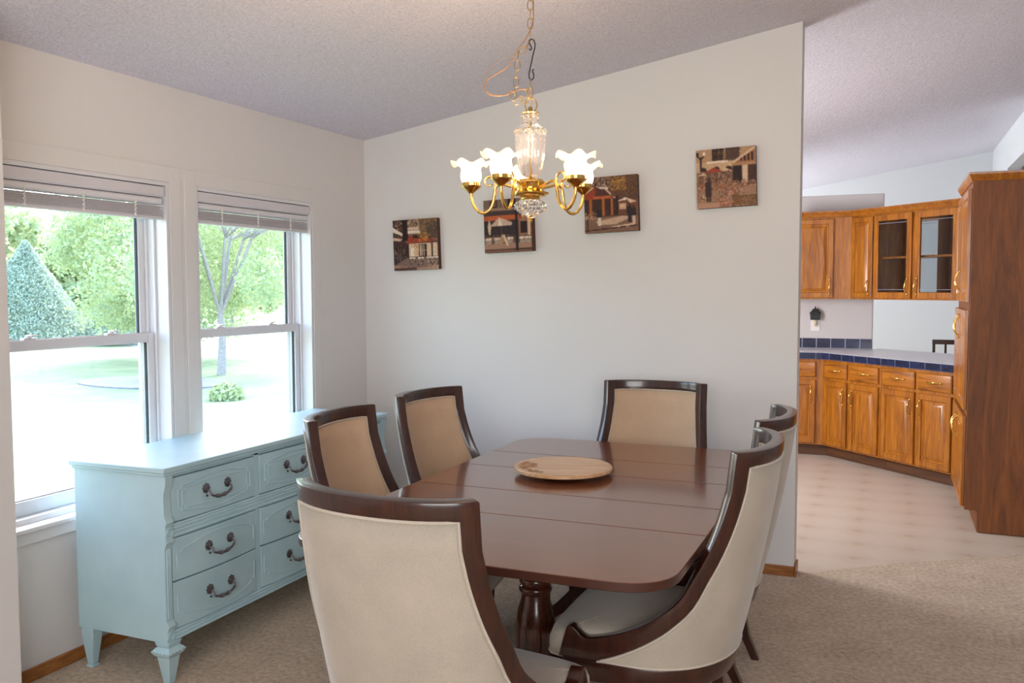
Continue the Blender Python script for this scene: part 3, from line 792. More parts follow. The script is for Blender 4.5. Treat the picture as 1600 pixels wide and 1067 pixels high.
# ------------------------------------------------------------------ canvas prints
import colorsys
def lerp(a, b, t): return tuple(a[i] + (b[i] - a[i]) * t for i in range(3))
N_ = 96
class Art:
    def __init__(s, seed, bg):
        s.r = random.Random(seed); s.p = [[bg for _ in range(N_)] for _ in range(N_)]
    def put(s, i, j, c, a=1.0):
        if 0 <= i < N_ and 0 <= j < N_: s.p[j][i] = lerp(s.p[j][i], c, a)
    def poly(s, pts, c, jit=.12, a=1.0):
        ys = [p[1] for p in pts]
        for j in range(max(0, int(min(ys) * N_)), min(N_, int(max(ys) * N_) + 1)):
            y = (j + .5) / N_; xs = []
            for k in range(len(pts)):
                (x1, y1), (x2, y2) = pts[k], pts[(k + 1) % len(pts)]
                if (y1 <= y < y2) or (y2 <= y < y1): xs.append(x1 + (y - y1) / (y2 - y1) * (x2 - x1))
            xs.sort()
            for q in range(0, len(xs) - 1, 2):
                for i in range(max(0, int(xs[q] * N_)), min(N_, int(xs[q + 1] * N_) + 1)):
                    f = 1 + s.r.uniform(-jit, jit); s.put(i, j, tuple(min(255, v * f) for v in c), a)
    def rect(s, x0, y0, x1, y1, c, jit=.12, a=1.0): s.poly([(x0, y0), (x1, y0), (x1, y1), (x0, y1)], c, jit, a)
    def line(s, x0, y0, x1, y1, w, c):
        d = math.hypot(x1 - x0, y1 - y0) or 1; nx, ny = -(y1 - y0) / d * w / 2, (x1 - x0) / d * w / 2
        s.poly([(x0 + nx, y0 + ny), (x1 + nx, y1 + ny), (x1 - nx, y1 - ny), (x0 - nx, y0 - ny)], c, .08)
    def dabs(s, x0, y0, x1, y1, n, cs, w=2, h=1, a=.8):
        for _ in range(n):
            x = int(s.r.uniform(x0, x1) * N_); y = int(s.r.uniform(y0, y1) * N_); c = s.r.choice(cs)
            for i in range(s.r.randint(1, w)):
                for j in range(s.r.randint(1, h)): s.put(x + i, y + j, c, a)
    def person(s, x, y, h, top, leg):
        s.rect(x - h * .07, y, x - h * .01, y + h * .48, leg); s.rect(x + h * .02, y, x + h * .08, y + h * .48, leg)
        s.poly([(x - h * .11, y + h * .42), (x + h * .11, y + h * .42), (x + h * .12, y + h * .82), (x - h * .12, y + h * .82)], top)
        s.rect(x - h * .05, y + h * .83, x + h * .05, y + h * .98, (70, 44, 34))
DK, BR, MB_, TN, CR, RD, OR_, WH = (44, 28, 26), (84, 56, 46), (120, 84, 66), (164, 128, 102), (212, 182, 152), (150, 62, 38), (186, 92, 52), (226, 208, 188)
GD = (168, 124, 56); GO = (122, 92, 44)
def art1():
    a = Art(1, BR)
    a.rect(0, .42, .28, 1, (70, 48, 44)); a.rect(.28, .55, 1, 1, (124, 94, 76))
    a.dabs(0, .6, .3, 1, 160, [DK, CR, TN, BR], 3, 3)
    a.poly([(0, .86), (.2, .74), (.24, .68), (0, .76)], WH); a.poly([(0, .66), (.2, .62), (.17, .58), (0, .6)], CR)
    a.rect(.22, .58, .34, 1, DK, .3); a.rect(.34, .84, .6, .98, (150, 116, 92)); a.dabs(.34, .84, .6, 1, 60, [DK, CR], 2, 4)
    a.rect(.34, .72, .62, .78, WH); a.rect(.34, .79, .6, .84, CR)
    a.poly([(.3, .52), (.36, .68), (.84, .66), (.92, .55)], RD, .2); a.rect(.45, .62, .62, .69, DK)
    a.dabs(.58, .62, 1, 1, 420, [GD, GO, (92, 70, 44), (88, 70, 60)], 3, 2); a.dabs(.75, .6, 1, .92, 260, [(84, 66, 56), (70, 54, 48)], 3, 3)
    a.dabs(.55, .55, .8, .72, 60, [GD, (214, 150, 60)], 3, 2)
    a.rect(.36, .26, .98, .52, CR, .14); a.rect(.58, .26, .74, .5, DK)
    for x in (.61, .65, .69): a.line(x, .27, x, .49, .012, CR)
    a.line(.58, .38, .74, .38, .012, CR); a.rect(.4, .28, .47, .44, WH); a.dabs(.46, .3, .56, .5, 30, [GD, OR_], 2, 2)
    a.rect(0, .08, .34, .52, (60, 42, 40), .3); a.dabs(.02, .2, .3, .5, 60, [CR, TN, MB_], 1, 4)
    a.rect(.86, .1, .885, .52, DK)
    a.rect(0, 0, 1, .1, TN, .2); a.rect(0, 0, .5, .05, BR); a.poly([(0, .1), (.55, .04), (1, .08), (1, .25), (.3, .24)], (122, 96, 86), .2)
    for x in (.36, .55, .74, .88): a.rect(x, .22, x + .12, .25, WH); a.dabs(x, .08, x + .12, .22, 26, [DK, BR, CR], 2, 3)
    return a
def art2():
    a = Art(2, (96, 70, 60))
    a.rect(0, .78, 1, 1, (120, 96, 82)); a.rect(.14, .84, .28, .98, DK, .3); a.rect(.16, .86, .26, .96, MB_); a.rect(.5, .84, .66, 1, DK, .3); a.rect(0, .8, .6, .83, TN)
    a.rect(0, .7, 1, .78, (70, 52, 52)); a.rect(0, .6, .72, .7, OR_, .15); a.rect(.72, .62, 1, .68, RD)
    a.rect(0, .3, .66, .6, (52, 42, 44), .3)
    a.poly([(.08, .5), (.1, .34), (.13, .34), (.14, .52), (.11, .62)], CR)
    a.poly([(.12, .50), (.32, .66), (.58, .56), (.57, .50)], (196, 168, 148)); a.poly([(.3, .5), (.32, .66), (.38, .5)], WH); a.line(.36, .3, .36, .5, .012, BR)
    a.rect(.72, .3, .98, .62, (150, 110, 84), .2); a.rect(.76, .34, .88, .56, DK); a.rect(.9, .3, .94, .6, CR)
    for x in (.02, .2, .46, .72, .84): a.rect(x, .24, x + .13, .28, WH); a.rect(x + .01, .16, x + .12, .24, (158, 142, 124), .2)
    a.dabs(0, .18, 1, .34, 180, [MB_, TN, BR, CR], 2, 2)
    a.rect(0, .05, 1, .17, (160, 122, 102), .1); a.line(0, .06, 1, .05, .014, DK); a.rect(0, 0, 1, .045, MB_)
    a.poly([(.32, .14), (.35, .33), (.4, .33), (.38, .14)], TN); a.poly([(.38, .33), (.42, .33), (.5, .12), (.46, .12)], CR)
    a.rect(.65, .02, .69, .78, (38, 30, 34)); a.rect(.97, 0, 1, 1, (84, 44, 32))
    return a
def art3():
    a = Art(3, (90, 60, 48))
    a.rect(0, .78, .5, 1, (112, 84, 70)); a.dabs(0, .8, .5, 1, 160, [DK, CR, TN], 2, 4); a.poly([(.02, .86), (.45, .80), (.45, .77), (.02, .82)], WH)
    a.poly([(0, .62), (.08, .84), (.2, .84), (.44, .72), (.54, .62)], (84, 50, 42), .15); a.poly([(0, .58), (.06, .8), (.22, .8), (.2, .6)], RD)
    a.rect(.18, .6, .52, .66, OR_, .15); a.line(.4, .78, .6, .58, .02, CR)
    a.rect(0, .3, .62, .6, (64, 40, 34), .35)
    for x in (.1, .34, .5): a.rect(x, .3, x + .04, .6, (168, 96, 46))
    a.dabs(.5, .62, 1, 1, 700, [(96, 62, 44), GO, (78, 50, 38), (110, 76, 50)], 3, 2); a.dabs(.5, .74, .78, 1, 150, [GD, (196, 142, 64)], 3, 2)
    a.rect(.62, .3, 1, .56, (112, 70, 52), .25); a.poly([(.62, .54), (.76, .6), (.8, .56)], WH); a.poly([(.78, .6), (.86, .5), (.98, .52)], CR); a.rect(.66, .4, .78, .5, (204, 164, 134))
    a.line(.62, .3, .62, .65, .02, DK)
    a.rect(0, 0, 1, .28, (126, 92, 74), .15); a.poly([(.2, .2), (.7, .28), (.9, .26), (.6, .14), (.3, .14)], (192, 160, 134), .1); a.poly([(.5, .1), (.95, .14), (.9, .08), (.5, .07)], CR)
    a.line(0, .04, 1, .1, .016, DK)
    a.dabs(0, .24, .25, .36, 40, [(200, 150, 96), CR, TN], 3, 3)
    a.person(.28, .12, .36, (40, 34, 36), (216, 200, 182)); a.person(.84, .16, .34, (42, 34, 36), (44, 34, 34)); a.person(.92, .14, .32, (46, 36, 36), (206, 176, 150))
    a.line(.05, .04, .05, .24, .012, DK)
    return a
def art4():
    a = Art(4, (140, 102, 74))
    a.rect(0, .6, 1, 1, (176, 138, 104), .1); a.rect(.28, .8, .45, 1, DK, .3); a.dabs(.3, .78, .75, 1, 240, [GO, DK, (120, 90, 50), BR], 3, 2); a.rect(.5, .8, .72, 1, (82, 58, 46), .3)
    a.rect(0, .62, .64, .78, (198, 160, 124), .1); a.rect(.18, .76, .54, .79, WH)
    for x in (.12, .34, .55): a.poly([(x - .06, .62), (x - .04, .68), (x, .70), (x + .04, .68), (x + .06, .62)], DK)
    a.line(.55, .7, .98, .97, .03, CR); a.poly([(.62, .72), (.98, .94), (.98, .72)], (150, 100, 66), .2)
    for x in (.76, .82, .88, .94): a.line(x, .76, x, .76 + (x - .66) * .5, .018, DK)
    a.rect(.62, .4, .78, .7, DK, .3); a.rect(.78, .4, .86, .7, CR); a.rect(.87, .36, 1, .7, (72, 44, 36), .3); a.rect(.6, .69, 1, .74, (172, 128, 88))
    a.rect(.05, .42, .6, .6, (112, 78, 58), .3); a.dabs(.05, .42, .6, .6, 120, [DK, CR, TN], 1, 4)
    a.poly([(.12, .6), (.3, .69), (.46, .6)], RD, .15); a.poly([(.42, .62), (.5, .66), (.6, .62)], CR); a.poly([(0, .56), (.12, .6), (.18, .56)], CR)
    a.rect(0, 0, 1, .3, (150, 112, 84), .15); a.dabs(0, .3, 1, .44, 300, [(150, 100, 80), CR, BR, OR_], 3, 2)
    a.poly([(.0, 0), (0, .1), (.4, .08), (.36, 0)], (178, 136, 110)); a.dabs(.35, .02, .8, .32, 420, [(214, 176, 164), (190, 130, 116), BR, (98, 78, 50), OR_], 3, 2)
    a.dabs(.6, .0, 1, .2, 320, [GO, (112, 72, 44), (90, 66, 40)], 2, 3)
    for k in range(4): a.poly([(.72, .3 - k * .03), (1, .36 - k * .05), (1, .34 - k * .05), (.72, .28 - k * .03)], TN)
    a.person(.2, .1, .42, (56, 38, 34), (56, 38, 34)); a.rect(.155, .2, .245, .36, (56, 38, 34)); a.dabs(.07, .12, .14, .22, 18, [DK, WH], 2, 2)
    a.line(.08, .62, .08, .88, .016, DK); a.line(.02, .9, .08, .84, .014, DK); a.line(.08, .84, .14, .9, .014, DK); a.rect(.12, .9, .15, .96, WH); a.rect(.01, .9, .04, .96, DK)
    return a
def paintmat():
    m, nt, b = nm('painted canvas'); at = nt.nodes.new('ShaderNodeAttribute'); at.attribute_name = 'Col'
    nt.links.new(at.outputs[0], b.inputs['Base Color']); b.inputs['Roughness'].default_value = .6
    b.inputs['Specular IOR Level'].default_value = .3
    bump(nt, b, noise(nt, coords(nt), 300, 2), .2, .002); return m
M['paint'] = paintmat()
M['cedge'] = plain('dark canvas edge', srgb(74, 44, 34), .7, var=.3, nscale=30)
def canvas(cx, cz, art, label, rot=1.9):
    S = .307; root = empty('canvas_print', (cx, YB, cz), 0, label, 'picture', 'small canvas prints stepping up the wall')
    root.rotation_euler = (0, -R(rot), 0)
    MB().box(-S / 2, S / 2, -.038, 0, -S / 2, S / 2).build('canvas_wrap', M['cedge'], root, bevel=.002)
    me = bpy.data.meshes.new('painted_face'); v = []; f = []
    for j in range(N_ + 1):
        for i in range(N_ + 1): v.append((-S / 2 + S * i / N_, -.0385, -S / 2 + S * j / N_))
    for j in range(N_):
        for i in range(N_): k = j * (N_ + 1) + i; f.append((k, k + 1, k + N_ + 2, k + N_ + 1))
    me.from_pydata(v, [], f); ca = me.color_attributes.new('Col', 'FLOAT_COLOR', 'CORNER')
    P_ = art.p
    # light blur so strokes read as paint
    for _ in range(1):
        P_ = [[tuple((P_[j][i][k] * 4 + P_[max(0, j - 1)][i][k] + P_[min(N_ - 1, j + 1)][i][k] + P_[j][max(0, i - 1)][k] + P_[j][min(N_ - 1, i + 1)][k]) / 8 for k in range(3)) for i in range(N_)] for j in range(N_)]
    buf = []
    for j in range(N_):
        for i in range(N_):
            c = [0, 0, 0]; w = 0
            for dj, di, q in ((0, 0, 4), (0, 1, 1), (0, -1, 1), (1, 0, 1), (-1, 0, 1)):
                jj, ii = min(N_ - 1, max(0, j + dj)), min(N_ - 1, max(0, i + di))
                for k in range(3): c[k] += P_[jj][ii][k] * q
                w += q
            l = srgb(*[max(0, min(255, x / w)) for x in c]); buf += [l[0], l[1], l[2], 1.0] * 4
    ca.data.foreach_set('color', buf); me.materials.append(M['paint'])
    o = bpy.data.objects.new('painted_face', me); COL.objects.link(o); o.parent = root
canvas(-2.659, 1.785, art1(), 'lowest leftmost canvas print of a street cafe with golden tree')
canvas(-2.046, 1.882, art2(), 'canvas print of a cafe with pale umbrella behind the chandelier')
canvas(-1.429, 1.981, art3(), 'canvas print of waiters outside a red awning cafe, right of the chandelier')
canvas(-.803, 2.095, art4(), 'highest rightmost canvas print of a cafe square with lamp post and stairs')

# ------------------------------------------------------------------ chandelier
CX, CY = -1.121, 2.812
ZH = 1.853    # cup height
ch = empty('chandelier', (CX, CY, ZH), 0, 'brass and cut crystal chandelier with five lit ruffled glass shades over the table', 'chandelier')
hub = MB(); hub.lathe([(.0, -.035), (.03, -.035), (.033, -.028), (.05, -.024), (.062, -.016), (.063, -.012), (.05, -.008), (.04, .0), (.046, .016), (.05, .022), (.042, .032), (.02, .036), (0, .036)], (0, 0, -.002), 32)
hub.build('hub', M['brass'], ch, smooth=50)
vp = [(.006, .036), (.018, .038), (.030, .046), (.040, .070), (.046, .100), (.0485, .130), (.050, .160), (.052, .178), (.054, .186), (.054, .192), (.050, .198), (.040, .205), (.030, .212), (.027, .222), (.028, .230), (.031, .236), (.031, .244), (.027, .248), (.0, .249)]
MB().lathe(vp, (0, 0, 0), 96, mod=lambda a, r, z, i: (r * (1 + (.045 * abs(math.sin(8 * a + (z * 60 if z < .1 else 0))) if .05 < z < .175 else (.03 * math.cos(24 * a) if .18 < z < .2 else 0))), z)).build('crystal_vase', M['crystal'], ch, smooth=25)
MB().tube([(0, 0, .036), (0, 0, .249)], .0035, 10).build('center_rod', M['brass'], ch)
MB().lathe([(0, -.098), (.012, -.096), (.02, -.088), (.040, -.078), (.052, -.066), (.055, -.056), (.046, -.044), (.034, -.038), (.0, -.037)], (0, 0, 0), 40,
           mod=lambda a, r, z, i: (r * (1 + .07 * math.cos(12 * a + z * 120)), z)).build('crystal_bowl', M['crystal'], ch, smooth=12)
MB().lathe([(0, -.113), (.005, -.110), (.006, -.104), (.003, -.101), (.010, -.098), (0, -.096)], (0, 0, 0), 16).build('finial', M['brass'], ch)
cp = MB(); cp.lathe([(.028, .248), (.030, .252), (.02, .257), (.008, .260), (.006, .272), (0, .273)], (0, 0, 0), 24); cp.build('top_cap', M['brassd'], ch, smooth=40)
RA = .205
# direction of "towards camera" and right of it
tocam = Vector((-CX, -CY, 0)).normalized(); right = Vector((-tocam.y, tocam.x, 0))
for phi in (-27, -99, -171, 117, 45):
    d = tocam * math.cos(R(phi)) + right * math.sin(R(phi)); ang = math.atan2(d.y, d.x)
    arm = empty('arm_pivot', (0, 0, 0)); COL.objects.unlink(arm); bpy.data.objects.remove(arm)
    def W(r, z, side=0): return (d.x * r - d.y * side, d.y * r + d.x * side, z)
    key = [(.045, .005), (.075, .012), (.100, .018), (.118, .010), (.124, -.012), (.128, -.04), (.140, -.066), (.160, -.078), (.180, -.072), (.196, -.052), (.204, -.028), (.205, -.006)]
    # smooth with Catmull-Rom
    pts = []
    for i in range(len(key) - 1):
        p0 = key[max(i - 1, 0)]; p1 = key[i]; p2 = key[i + 1]; p3 = key[min(i + 2, len(key) - 1)]
        for k in range(5):
            t = k / 5
            pts.append(tuple(.5 * ((2 * p1[q]) + (-p0[q] + p2[q]) * t + (2 * p0[q] - 5 * p1[q] + 4 * p2[q] - p3[q]) * t * t + (-p0[q] + 3 * p1[q] - 3 * p2[q] + p3[q]) * t ** 3) for q in (0, 1)))
    pts.append(key[-1])
    am = MB(); am.tube([W(r, z) for r, z in pts], .0052, 10)
    ao = am.build('arm', M['brass'], ch, smooth=60)
    # scroll curling outwards above the arm
    sc_ = MB(); sp = []
    for k in range(30):
        t = k / 29
        if t < .35:
            u = t / .35; sp.append((.120 + .0 * u, -.02 + .045 * u))
        else:
            u = (t - .35) / .65; aa = PI - u * 1.75 * PI; rr_ = .021 * (1 - .45 * u)
            sp.append((.141 + rr_ * math.cos(aa), .025 + rr_ * math.sin(aa)))
    sc_.tube([W(r, z) for r, z in sp], [.0042 - .0015 * k / 29 for k in range(30)], 8)
    sc_.lathe([(0, -.004), (.0045, 0), (0, .004)], W(sp[-1][0], sp[-1][1]), 10)
    sc_.build('scroll', M['brass'], ao, smooth=60)
    c_ = W(RA, 0)
    MB().lathe([(0, -.012), (.008, -.011), (.016, -.004), (.030, .006), (.036, .012), (.037, .014), (.0300, .013), (.0300, .029), (.0285, .030), (.0, .020)], c_, 28).build('drip_cup', M['brass'], ch, smooth=40)
    # ruffled tulip shade
    prof = [(.027, .022), (.030, .028), (.034, .040), (.0345, .052), (.032, .066), (.0325, .074), (.038, .082), (.047, .088), (.058, .091), (.066, .090)]
    def ruf(a, r, z, i):
        k = max(0, (i - 4) / 5)
        return r * (1 + .05 * k * math.cos(6 * a + 1)), z + .0095 * k * k * math.cos(6 * a)
    m = MB(); seg = 60
    for i, (r, z) in enumerate(prof):
        for q in range(seg):
            a = 2 * PI * q / seg; r2, z2 = ruf(a, r, z, i); m.v.append((r2 * math.cos(a), r2 * math.sin(a), z2))
    for i in range(len(prof) - 1):
        for q in range(seg): m.f.append((i * seg + q, i * seg + (q + 1) % seg, (i + 1) * seg + (q + 1) % seg, (i + 1) * seg + q))
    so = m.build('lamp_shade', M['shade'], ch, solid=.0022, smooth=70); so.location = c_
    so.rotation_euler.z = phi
    b = MB().lathe([(0, .020), (.008, .022), (.009, .032), (.015, .042), (.017, .052), (.012, .064), (0, .069)], (0, 0, 0), 16).build('bulb', M['bulb'], ch, smooth=70); b.location = c_
    L = bpy.data.lights.new('bulb_light', 'POINT'); L.energy = 4.6; L.color = (1, .74, .5); L.shadow_soft_size = .02
    lo = bpy.data.objects.new('bulb_light', L); COL.objects.link(lo); lo.location = (CX + c_[0], CY + c_[1], ZH + .105)
# chain, hook, cord: all things the lamp hangs from
def oval(c, a, hw, hh, tilt=0):
    """oval link centre c, in the plane turned by angle a about z, tilted sideways"""
    pts = []
    for k in range(16):
        t = 2 * PI * k / 16; x = hw * math.cos(t); z = hh * math.sin(t)
        x2 = x * math.cos(tilt) + z * math.sin(tilt); z2 = -x * math.sin(tilt) + z * math.cos(tilt)
        # flat axis: use x along right when a=0
        q = right * (x2) if a == 0 else tocam * x * 1.0 + right * (z * math.sin(tilt))
        if a == 0: pts.append(Vector(c) + q + Vector((0, 0, z2)))
        else: pts.append(Vector(c) + q + Vector((0, 0, z * math.cos(tilt))))
    return pts
base = Vector((CX, CY, 0))
def at(dx_px, y_px):  # offset right in px at 3 m scale and image row -> local point
    k = 3.0 / f_px
    return right * (-dx_px * k) * -1 + Vector((0, 0, ZH + (295 - y_px) * k * 1.0))
hanger = empty('chandelier_chain', (CX, CY, ZH + .27), 0, 'long antique brass oval link chain and loop above the chandelier', 'chain')
def rel(p): return Vector((p.x, p.y, p.z - (ZH + .27)))
cm = MB()
# ring on top of the lamp
cm.tube([rel(at(1 + 9 * math.sin(t), 166 - 11 * math.cos(t))) for t in [2 * PI * k / 24 for k in range(24)]], .0022, 8, closed=True)
def link(dx, y, hh, turned, tilt=0, hw=4.3):
    k = 3.0 / f_px
    c = rel(at(dx, y)); cm.tube(oval(c, 1 if turned else 0, hw * k if not turned else 3.4 * k, hh * k, tilt), .0014, 6, closed=True)
link(0, 147, 8, False); link(0, 134, 8, True)
yy = 56
top_px = 295 - (zc(CX) - ZH) * f_px / 3.0
t_ = True
while yy > top_px + 10:
    link(0, yy, 8.5, t_); yy -= 14; t_ = not t_
# slack run of chain
run = [(-4, 74, .55), (-11, 82, .75), (-19, 91, .1), (-20, 105, 0), (-21, 117, 0), (-22, 131, 0), (-24, 145, 0), (-27, 152, -.3), (-19, 160, 1.1), (-10, 158, -.9), (-4, 150, -.3)]
for i, (dx, y, tl) in enumerate(run): link(dx, y, 8, i % 2 == 0 and i not in (1, 8, 9), tl)
cm.build('links', M['brassd'], hanger, smooth=60)
MB().lathe([(.0, zc(CX) - ZH - .27 - .03), (.03, zc(CX) - ZH - .27 - .028), (.055, zc(CX) - ZH - .27 - .008), (.058, zc(CX) - ZH - .27 - .002), (0, zc(CX) - ZH - .27 - .001)], (0, 0, 0), 28).build('ceiling_canopy', M['brassd'], hanger, smooth=40)
hk = MB(); hp = [(-3, 80), (-1, 82), (1, 79), (-1, 74), (-3, 70), (-2, 67), (1, 65.5), (4, 67), (6, 72), (6, 78), (3, 90), (0, 104), (-2.5, 115), (-3, 121), (-2, 125.5), (1, 127.5), (4, 124), (4, 119), (2.5, 114), (4, 111)]
def crom(key, n=5):
    out = []
    for i in range(len(key) - 1):
        p0 = key[max(i - 1, 0)]; p1 = key[i]; p2 = key[i + 1]; p3 = key[min(i + 2, len(key) - 1)]
        for k in range(n):
            t = k / n
            out.append(tuple(.5 * ((2 * p1[q]) + (-p0[q] + p2[q]) * t + (2 * p0[q] - 5 * p1[q] + 4 * p2[q] - p3[q]) * t * t + (-p0[q] + 3 * p1[q] - 3 * p2[q] + p3[q]) * t ** 3) for q in range(len(p1))))
    return out + [tuple(key[-1])]
hko = empty('s_hook', (CX, CY, ZH + .41), 0, 'black iron S hook shortening the chandelier chain', 'hook')
hk.tube([at(a + 1, b) - Vector((0, 0, ZH + .41)) for a, b in crom(hp)], .0021, 8)
hk.build('hook_rod', M['iron'], hko, smooth=60)
cdm = MB()
wp = [(4, top_px + 4), (5, 20), (4, 38), (0, 52), (-10, 70), (-20, 82), (-30, 100), (-38, 110), (-52, 118), (-66, 127), (-71, 138), (-66, 148), (-54, 152), (-40, 151), (-26, 146), (-14, 142), (-4, 143), (0, 149), (2, 156), (1.5, 165), (1, 178)]
cdm.tube([at(a, b) + base + tocam * .006 for a, b in crom(wp)], .0017, 7)
wp = [(-22, 89), (-34, 93), (-50, 101), (-64, 113), (-72, 126), (-72, 136), (-68, 146), (-56, 150), (-44, 152), (-30, 148)]
cdm.tube([at(a, b) + base + tocam * .008 for a, b in crom(wp)], .0006, 5)
tag(cdm.build('lamp_cord', M['cord'], smooth=60), 'golden brown lamp cord looping out left of the chandelier chain', 'cord')

# ------------------------------------------------------------------ kitchen
QF = 1 / math.sqrt(2)
def frame_at(ox, oy, ang):
    """empty whose local x runs along the cabinet front, local y goes into the cabinet"""
    return ox, oy, ang
def pull(mb_parent, x, z, vertical, y=-.02, L=.065):
    p = MB(); pts = []
    for k in range(21):
        t = -1 + 2 * k / 20; a = abs(t)
        out = .028 * (1 - a ** 3); wig = .010 * math.sin(t * PI) * (1 if a < 1 else 0)
        if vertical: pts.append((x + wig * .4, y - .004 - out, z + t * L))
        else: pts.append((x + t * L, y - .004 - out, z + wig * .4))
    p.tube(pts, [.0045 + .0018 * (1 - abs(-1 + 2 * k / 20)) for k in range(21)], 8)
    for s in (-1, 1):
        c = (x, y - .003, z + s * L) if vertical else (x + s * L, y - .003, z)
        p.lathe([(0, -.003), (.0085, -.003), (.0095, .002), (.006, .007), (0, .009)], c, 12, axis='y')
        c2 = (x, y - .008, z + s * (L + .012)) if vertical else (x + s * (L + .012), y - .008, z)
        p.lathe([(0, -.006), (.0055, 0), (0, .006)], c2, 10)
    return p.build('handle', M['brass'], mb_parent, smooth=50)
def door(parent, x0, x1, z0, z1, mat=None, hx_=None, hz=None, glass=False, y=0.0, name='door', shelf=False, back=False):
    mat = mat or M['oak']; w, h = x1 - x0, z1 - z0; sg = 1 if back else -1
    m = MB()
    if not glass:
        m.rings(w, h, [(0, 0), (0, .015), (.005, .021), (.046, .021), (.052, .010), (.060, .008), (.086, .020), (.090, .0205)], lambda a, b, d: (x0 + a, y + sg * d, z0 + b))
    else:
        fw = .052
        for (a0, a1, b0, b1) in ((0, fw, 0, h), (w - fw, w, 0, h), (fw, w - fw, 0, fw), (fw, w - fw, h - fw, h)):
            m.box(x0 + a0, x0 + a1, min(y, y + sg * .02), max(y, y + sg * .02), z0 + b0, z0 + b1)
    d = m.build(name, mat, parent, smooth=20, bevel=0 if not glass else .003)
    if glass:
        g = MB().box(x0 + .05, x1 - .05, min(y + sg * .009, y + sg * .012), max(y + sg * .009, y + sg * .012), z0 + .05, z1 - .05)
        g.build('pane', M['cabglass'], d)
        for zz in (z0 + .075, z1 - .075):
            MB().box(x0 + .052, x1 - .052, y + sg * .0125 - .0004, y + sg * .0125 + .0004, zz - .0012, zz + .0012).build('etched_line', M['grout'], d)
    if hx_ is not None: pull(d, hx_, hz, True, y=y - .02)
    return d
def drawerf(parent, x0, x1, z0, z1):
    m = MB(); w, h = x1 - x0, z1 - z0
    m.rings(w, h, [(0, 0), (0, .013), (.008, .020), (.012, .021)], lambda a, b, d: (x0 + a, -d, z0 + b))
    d = m.build('drawer', M['oakh'], parent, smooth=20)
    pull(d, (x0 + x1) / 2, (z0 + z1) / 2, False)
    return d
A45 = R(-45)
# base cabinets. local x along the front to the right, y inward
def base_cab(ox, oy, ang, L, doors, drawers, label, cutl=0, tl=0, tr=0):
    r_ = empty('base_cabinet', (ox, oy, 0), ang, label, 'cabinet', 'oak kitchen base cabinets')
    D = .56
    m = MB(); m.prism([(0, 0), (L, 0), (L, D), (cutl, D)], .10, .878); m.build('carcass', M['oak'], r_, bevel=.002)
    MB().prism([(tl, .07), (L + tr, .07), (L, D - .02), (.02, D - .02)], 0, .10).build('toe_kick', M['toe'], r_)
    for a, b, h_ in doors: door(r_, a, b, .115, .690, None, h_, .565)
    for a, b in drawers: drawerf(r_, a, b, .715, .852)
    return r_
XC = -.528; YCB = 8.42
# run along the back partition (only its right end shows past the wall)
base_cab(XC - .93, YCB, 0, .93, [(.03, .42, .38), (.45, .862, .82)], [(.03, .42), (.45, .862)], 'oak base cabinet against the kitchen partition, left end of the counter run', tr=.029)
base_cab(XC, YCB, A45, .675, [(.018, .295, .262), (.330, .655, .365)], [(.018, .295), (.330, .655)], 'angled oak base cabinet right of the counter bend, two doors and two drawers', tl=-.029)
base_cab(XC + .678 * QF, YCB - .678 * QF, A45, .735, [(.020, .357, .322), (.387, .712, .422)], [(.020, .357), (.387, .712)], 'angled oak base cabinet at the pantry end of the counter, two doors and two drawers')
# countertop
k1 = 8.39; ky = YCB + XC  # face line constant
kf = 7.85
cpoly = [(XC - .94, k1), (kf - k1, k1), (.455, kf - .455), (.80, kf - .62), (.80, 8.36), (-.10, 9.17), (-.10, 9.025), (XC - .94, 9.025)]
ct = empty('kitchen_countertop', (-.2, 8.6, .93), 0, 'white kitchen countertop with navy blue tiled edge wrapping to the bar', 'countertop')
CP = [(x + .2, y - 8.6) for x, y in cpoly]
MB().prism(CP, -.052, .008).build('counter_slab', M['counter'], ct, bevel=.002)
def tile_band(name, pts, z0, z1, th, tile, parent, off, gm):
    """row of tiles along a polyline, standing out by th on its right side"""
    g = MB(); tl = MB(); carry = off
    for (x0, y0), (x1, y1) in zip(pts[:-1], pts[1:]):
        d = Vector((x1 - x0, y1 - y0)); L = d.length; d.normalize(); n = Vector((d.y, -d.x))
        def Q(s, o, z): return (x0 + d.x * s + n.x * o, y0 + d.y * s + n.y * o, z)
        def bx(m, s0, s1, o0, o1, za, zb):
            v = [Q(s, o, z) for z in (za, zb) for o in (o0, o1) for s in (s0, s1)]
            m.add(v, [(0, 2, 3, 1), (4, 5, 7, 6), (0, 1, 5, 4), (2, 6, 7, 3), (0, 4, 6, 2), (1, 3, 7, 5)])
        bx(g, 0, L, .0005, th * .75, z0, z1)
        s = -carry
        while s < L:
            a, b = max(s + .003, 0), min(s + tile - .003, L)
            if b - a > .01: bx(tl, a, b, .001, th, z0 + .002, z1 - .002)
            s += tile
        carry = (L + carry) % tile
    go = g.build(name, gm, parent)
    tl.build('tiles', M['tile'], go, bevel=.0012)
    return go
tile_band('edge_tile_band', CP[0:3], -.052, .006, .008, .15, ct, .03, M['grout2'])
bs = empty('backsplash', (-.6, 9.03, .938), 0, 'row of navy blue tiles along the kitchen partition behind the counter', 'backsplash')
tile_band('tile_band', [(-.8, 0), (.455, 0)], 0, .094, .008, .13, bs, .02, M['grout'])
